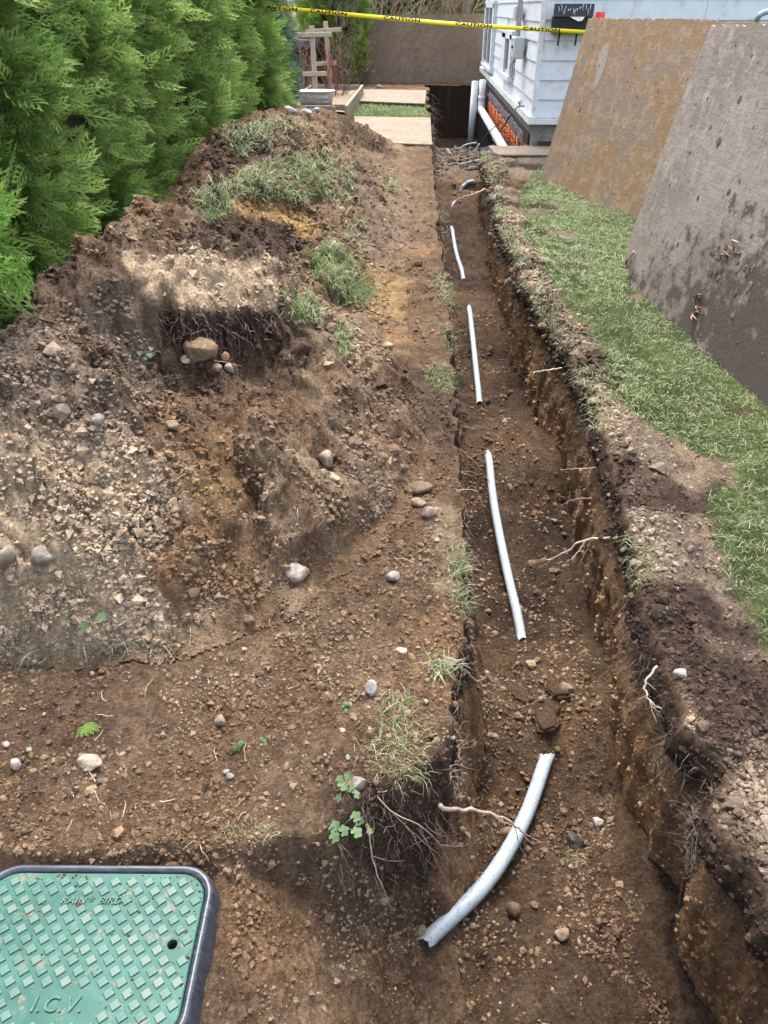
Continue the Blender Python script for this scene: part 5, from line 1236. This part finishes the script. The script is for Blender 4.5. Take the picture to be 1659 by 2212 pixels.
root([axy(5, 1060, 1.75), axy(30, 1010, 1.8), axy(55, 990, 1.85)], .0032, 'pale root lying on the grey flank of the heap', 15, (.45, .38, .3), 2)
root([axy(330, 750, 2.3), axy(420, 770, 2.3), axy(520, 790, 2.35)], .003, 'thin root lying across the soil bowl under the ledge', 16, (.35, .25, .17), 4)
# fine roots hanging from both dark topsoil bands and the ledge
s = Soup(); g = random.Random(31); gn = np.random.default_rng(31)
def fine(p, d, L, r_, col, k=5):
    pts = [p]; dd = Vector(d)
    for i in range(k):
        dd = (dd+Vector((g.gauss(0, .28), g.gauss(0, .28), g.gauss(-.12, .22)))).normalized(); pts.append(pts[-1]+dd*L/k)
    s.tube(pts, [r_*(1-.6*i/k) for i in range(k+1)], 3, np.array(col)*g.uniform(.6, 1.3))
for k in range(2600):
    yy = .72+8.4*g.random()**1.7
    if float(vn(np.array(yy*7), np.array(2.), 431)) < .42: continue
    xr = float(XR(np.array(yy))); sc = .7+.25*yy**.7
    z = -.01-abs(g.gauss(0, .075)); fine(Vector((xr-.012+g.uniform(-.02, .02), yy, z)), (-.35, g.gauss(0, .9), g.gauss(-.4, .5)), g.uniform(.015, .08)*sc, .00038*(1+.45*yy), (.17, .135, .105))
for k in range(380):
    yy = 1.05+7*g.random()**1.7; xl_ = float(XL(np.array(yy))); fine(Vector((xl_+.01, yy, -.01-abs(g.gauss(0, .06)))), (.5, g.gauss(0, .9), g.gauss(-.3, .5)), g.uniform(.015, .07), .0004*(1+.45*yy), (.22, .17, .13))
for k in range(150):
    a, b = g.uniform(720, 960), g.uniform(1690, 1900); h = hit(a, b); fine(h+Vector((0, 0, .004)), (g.gauss(0, .6), -.5, -.5), g.uniform(.015, .06), .0005, (.26, .20, .16))
for k in range(120):
    a, b = g.uniform(330, 600), g.uniform(675, 740); h = hit(a, b); fine(h+Vector((0, -.005, .01)), (g.gauss(0, .8), -.5, g.gauss(-.4, .6)), g.uniform(.015, .07), .0007, (.28, .22, .17))
for k in range(80):
    yy = 12.5+5*g.random(); fine(Vector((.13+g.uniform(0, .1), yy, -.05-.5*g.random())), (.8, g.gauss(0, .4), -.5), g.uniform(.08, .3), .0025, (.16, .11, .08))
for k in range(120):
    a, b = g.uniform(20, 960), g.uniform(760, 1830); h = hit(a, b); d = Vector((g.gauss(0, 1), g.gauss(0, 1), .25)); fine(h+Vector((0, 0, .003)), d, g.uniform(.02, .07), .0008, (.40, .32, .24))
for k in range(48):
    yy = 4.2+4.2*g.random(); a = float(XR(np.array(yy))); fine(Vector((a-.01, yy, -.08-.3*g.random())), (-.9, g.gauss(-.2, .4), -.2), g.uniform(.06, .25), .0012, (.16, .12, .09), 7)
tag(link('fine_roots', s.mesh('fine_roots', False), M_root), 'hair-fine roots fraying from the cut soil', 'roots', kind='stuff')

# ------------------------------------------------------------------ cracked clods on the trench floor
def slab(px, py, wpx, hpx, label, seed, col):
    P = hit(px, py); d = float(proj(P.x, P.y, P.z)[2]); g = random.Random(seed); n = 9; a = wpx/2*d/FPX; b = hpx/2*d/FPX*1.25
    pts = [(math.cos(2*math.pi*k/n)*a*g.uniform(.8, 1.15), math.sin(2*math.pi*k/n)*b*g.uniform(.8, 1.15)) for k in range(n)]
    bm = bmesh.new(); f = bm.faces.new([bm.verts.new((x, y_, 0)) for x, y_ in pts]); e = bmesh.ops.extrude_face_region(bm, geom=[f]); bmesh.ops.translate(bm, verts=[v for v in e['geom'] if isinstance(v, bmesh.types.BMVert)], vec=(0, 0, .045))
    bmesh.ops.bevel(bm, geom=bm.edges[:], offset=.007, segments=2, affect='EDGES'); bmesh.ops.triangulate(bm, faces=bm.faces[:]); bmesh.ops.subdivide_edges(bm, edges=bm.edges[:], cuts=3, use_grid_fill=True)
    me = bm_mesh('soil_slab', bm, True); V = np.array([v.co[:] for v in me.vertices]); k = .006*fbm(V[:, 0]*40+seed, V[:, 1]*40+V[:, 2]*30, 4, 421)
    k2 = .014*fbm(V[:, 0]*22+seed*3, V[:, 1]*22+V[:, 2]*20, 4, 423); me.vertices.foreach_set('co', (V+np.stack([k+k2, k2*.8, k*1.5+k2*.5], -1)).ravel()); C = np.ones((len(V), 4), np.float32); C[:, :3] = np.array(col)*(1+.4*fbm(V[:, 0]*25+seed, V[:, 1]*25, 3, 422))[:, None]
    at = me.color_attributes.new('col', 'FLOAT_COLOR', 'POINT'); at.data.foreach_set('color', C.ravel())
    o = link('soil_slab', me, M_soil); o.location = P+Vector((0, 0, -.032)); o.rotation_euler = (g.uniform(-.12, .12), g.uniform(-.12, .12), g.uniform(-.3, .3)); return tag(o, label, 'clod')
slab(1185, 1545, 75, 70, 'flat cracked slab of damp soil on the trench floor', 1, BROWN*.74)
slab(1130, 1500, 80, 60, 'raised soil slab beside the deep crack in the trench', 2, BROWN*.78)
slab(1205, 1490, 60, 55, 'smaller soil slab behind the deep crack near the right face', 3, BROWN*.72)
# ------------------------------------------------------------------ weeds
def weed(name, px, py, n, sz_, hgt, col, label, seed, lobes=5):
    P = hit(px, py); g = random.Random(seed); t = empty(name, P); tag(t, label, 'weed')
    for k in range(n):
        a = g.uniform(0, 6.28); d = g.uniform(.2, 1)*hgt*1.3; tip = Vector((math.cos(a)*d, math.sin(a)*d, hgt*g.uniform(.3, 1)))
        s = Soup(); s.tube(curve_pts([(0, 0, -.003), tip*.5+Vector((0, 0, hgt*.2)), tip], 6), .0009, 4, np.array(col)*1.2); link('stem', s.mesh('stem'), M_grass, t)
        m = 20; V = [tuple(tip)]; nrm = (Vector((g.gauss(0, .5), -.4+g.gauss(0, .4), 1))).normalized(); u = nrm.orthogonal().normalized(); v = nrm.cross(u); r_ = sz_*g.uniform(.6, 1.1)
        for j in range(m):
            an = 2*math.pi*j/m; rr = r_*(.72+.28*abs(math.cos(an*lobes/2)))*(1 if abs(an-math.pi) > .3 else .35); V.append(tuple(tip+(u*math.cos(an)+v*math.sin(an))*rr+nrm*.12*rr*math.cos(2*an)))
        s = Soup(); s.add(V, None, [(0, 1+j, 1+(j+1) % m) for j in range(m)], np.array(col)*g.uniform(.75, 1.3)); link('leaf', s.mesh('leaf', False), M_grass, t)
LG = (.13, .19, .09)
weed('weed', 185, 1352, 6, .013, .035, LG, 'lobed green weed under the pale crumbly clump', 1)
weed('weed', 740, 1712, 6, .011, .022, LG, 'pale green weed just left of the grey-brown oval stone', 2)
weed('weed', 735, 1790, 7, .011, .03, LG, 'lobed weed hanging off the lip of the dug edge', 3)
weed('weed', 790, 1775, 8, .010, .03, (.22, .30, .15), 'leafy weed among torn roots at the corner of the turf', 4)
weed('weed', 520, 1616, 9, .005, .012, LG, 'tiny creeping weed on the brown soil', 5, 3)
weed('weed', 572, 1600, 6, .005, .012, LG, 'tiny leafy seedling right of the creeping weed', 6, 3)
weed('weed', 745, 1530, 8, .005, .012, (.14, .2, .11), 'small dark leafed weed beside the white crumbly stone', 7, 3)
weed('weed', 318, 775, 16, .012, .03, (.22, .27, .18), 'grey-green rosette weed lying under the overhanging ledge', 8, 3)
P = hit(186, 1562); q = Soup()
for k in range(5):
    Vx = SV*np.array([.030, .045, 1]); an = -.5+.25*k; c_, s_ = math.cos(an), math.sin(an); Vr = np.stack([Vx[:, 0]*c_+Vx[:, 1]*s_, -Vx[:, 0]*s_+Vx[:, 1]*c_, .004+.10*Vx[:, 1]], -1); q.add(Vr, None, ST, (.14, .24, .05))
o = link('cedar_sprig', q.mesh('cedar_sprig', False), M_leaf); o.location = P; o.rotation_euler = (0, 0, -2.6); tag(o, 'bright green cedar sprig dropped on the brown soil', 'sprig')
# low loose branch of the hedge
q = Soup(); bp = [Vector((-1.75, 2.0, .70)), Vector((-1.42, 2.02, .72)), Vector((-1.25, 2.0, .80)), Vector((-1.12, 1.98, .83))]
cp = curve_pts(bp, 14); q.tube(cp, [.009*(1-.7*i/14) for i in range(15)], 6, (.20, .17, .14)); lb = empty('loose_branch', bp[0]); tag(lb, 'grey cedar branch reaching out low from the hedge over the heap', 'branch')
o = link('stem', q.mesh('stem'), M_root, lb); o.location = -bp[0]
gq = np.random.default_rng(17); n = 240; ii = gq.integers(4, 15, n); Pb = np.array([cp[i][:] for i in ii])+gq.normal(0, .07, (n, 3)); D = np.stack([gq.normal(.5, .5, n), gq.normal(-.3, .5, n), gq.normal(-.25, .5, n)], -1); D /= np.linalg.norm(D, axis=1)[:, None]
up = np.array([0, 0, 1.])[None]+gq.normal(0, .5, (n, 3)); sx = up-D*(up*D).sum(1)[:, None]; sx /= np.linalg.norm(sx, axis=1)[:, None]; L = gq.uniform(.08, .16, n)
V = Pb[:, None]+(sx[:, None]*SV[None, :, :1]+D[:, None]*SV[None, :, 1:2])*L[:, None, None]; C = (np.array((.095, .18, .035))*gq.uniform(.6, 1.6, (n, 1)))[:, None]*(.75+.45*SV[None, :, 1:2])
o = link('foliage', np_mesh('foliage', V.reshape(-1, 3), None, (ST[None]+np.arange(n)[:, None, None]*len(SV)).reshape(-1, 3), C.reshape(-1, 3), False), M_leaf, lb); o.location = -bp[0]
# ------------------------------------------------------------------ small things beyond the plywood
c = aty(1296, 34, 8.6); bm = bmesh.new(); bmesh.ops.create_cone(bm, segments=20, radius1=.055, radius2=.042, depth=.10, cap_ends=True); bmesh.ops.bevel(bm, geom=bm.edges[:], offset=.006, segments=2, affect='EDGES')
o = link('red_cap', bm_mesh('red_cap', bm), M_red); o.location = (c.x, c.y, c.z-.02); tag(o, 'small red plastic cap showing above the orange-brown plywood', 'cap')  # red plastic cap on top of the stake
q = Soup(); pole = [(c.x, c.y, 0), (c.x, c.y, c.z-.06)]; q.tube(pole, .016, 8); link('stake', q.mesh('stake'), M_lumber, o).location = (-c.x, -c.y, -(c.z-.02))
a = aty(1632, 50, 6.2); q = Soup(); q.tube(curve_pts([(a.x-.02, a.y, 0), (a.x-.02, a.y, 1.0), (a.x, a.y, a.z-.02), (a.x+.06, a.y, a.z+.065), (a.x+.5, a.y+.2, a.z+.09), (a.x+1.2, a.y+.6, a.z+.10)], 40), .018, 10)
tag(link('handrail', q.mesh('handrail'), M_rail), 'grey metal handrail curving above the muddy plywood', 'handrail')

# gravel and rubble in the dig beside the foundation
Y = np.concatenate([rng.uniform(9.9, 11.6, 700), rng.uniform(9.4, 11.8, 400)]); X = np.concatenate([rng.uniform(.2, .95, 700), XL(Y[700:])+rng.normal(.02, .06, 400)])
Z = np.where(X > XL(Y)+.06, zfloor(X, Y)+.01, -.02-.2*rng.random(len(X))*(X > XL(Y)))
sz = np.exp(rng.normal(math.log(.017), .4, len(Y))); _h_ = hits; hits = lambda a, b: (X, Y, Z)
me = crumbs('gravel', len(Y), None, None, np.clip(sz, .008, .04), lambda x, y, z: np.array((.16, .128, .10))[None]*np.ones((len(x), 1))*rng.uniform(.5, 1.3, (len(x), 1))); hits = _h_
tag(link('gravel', me, M_stone), 'grey-brown gravel and rubble in the dig beside the foundation', 'gravel', kind='stuff')
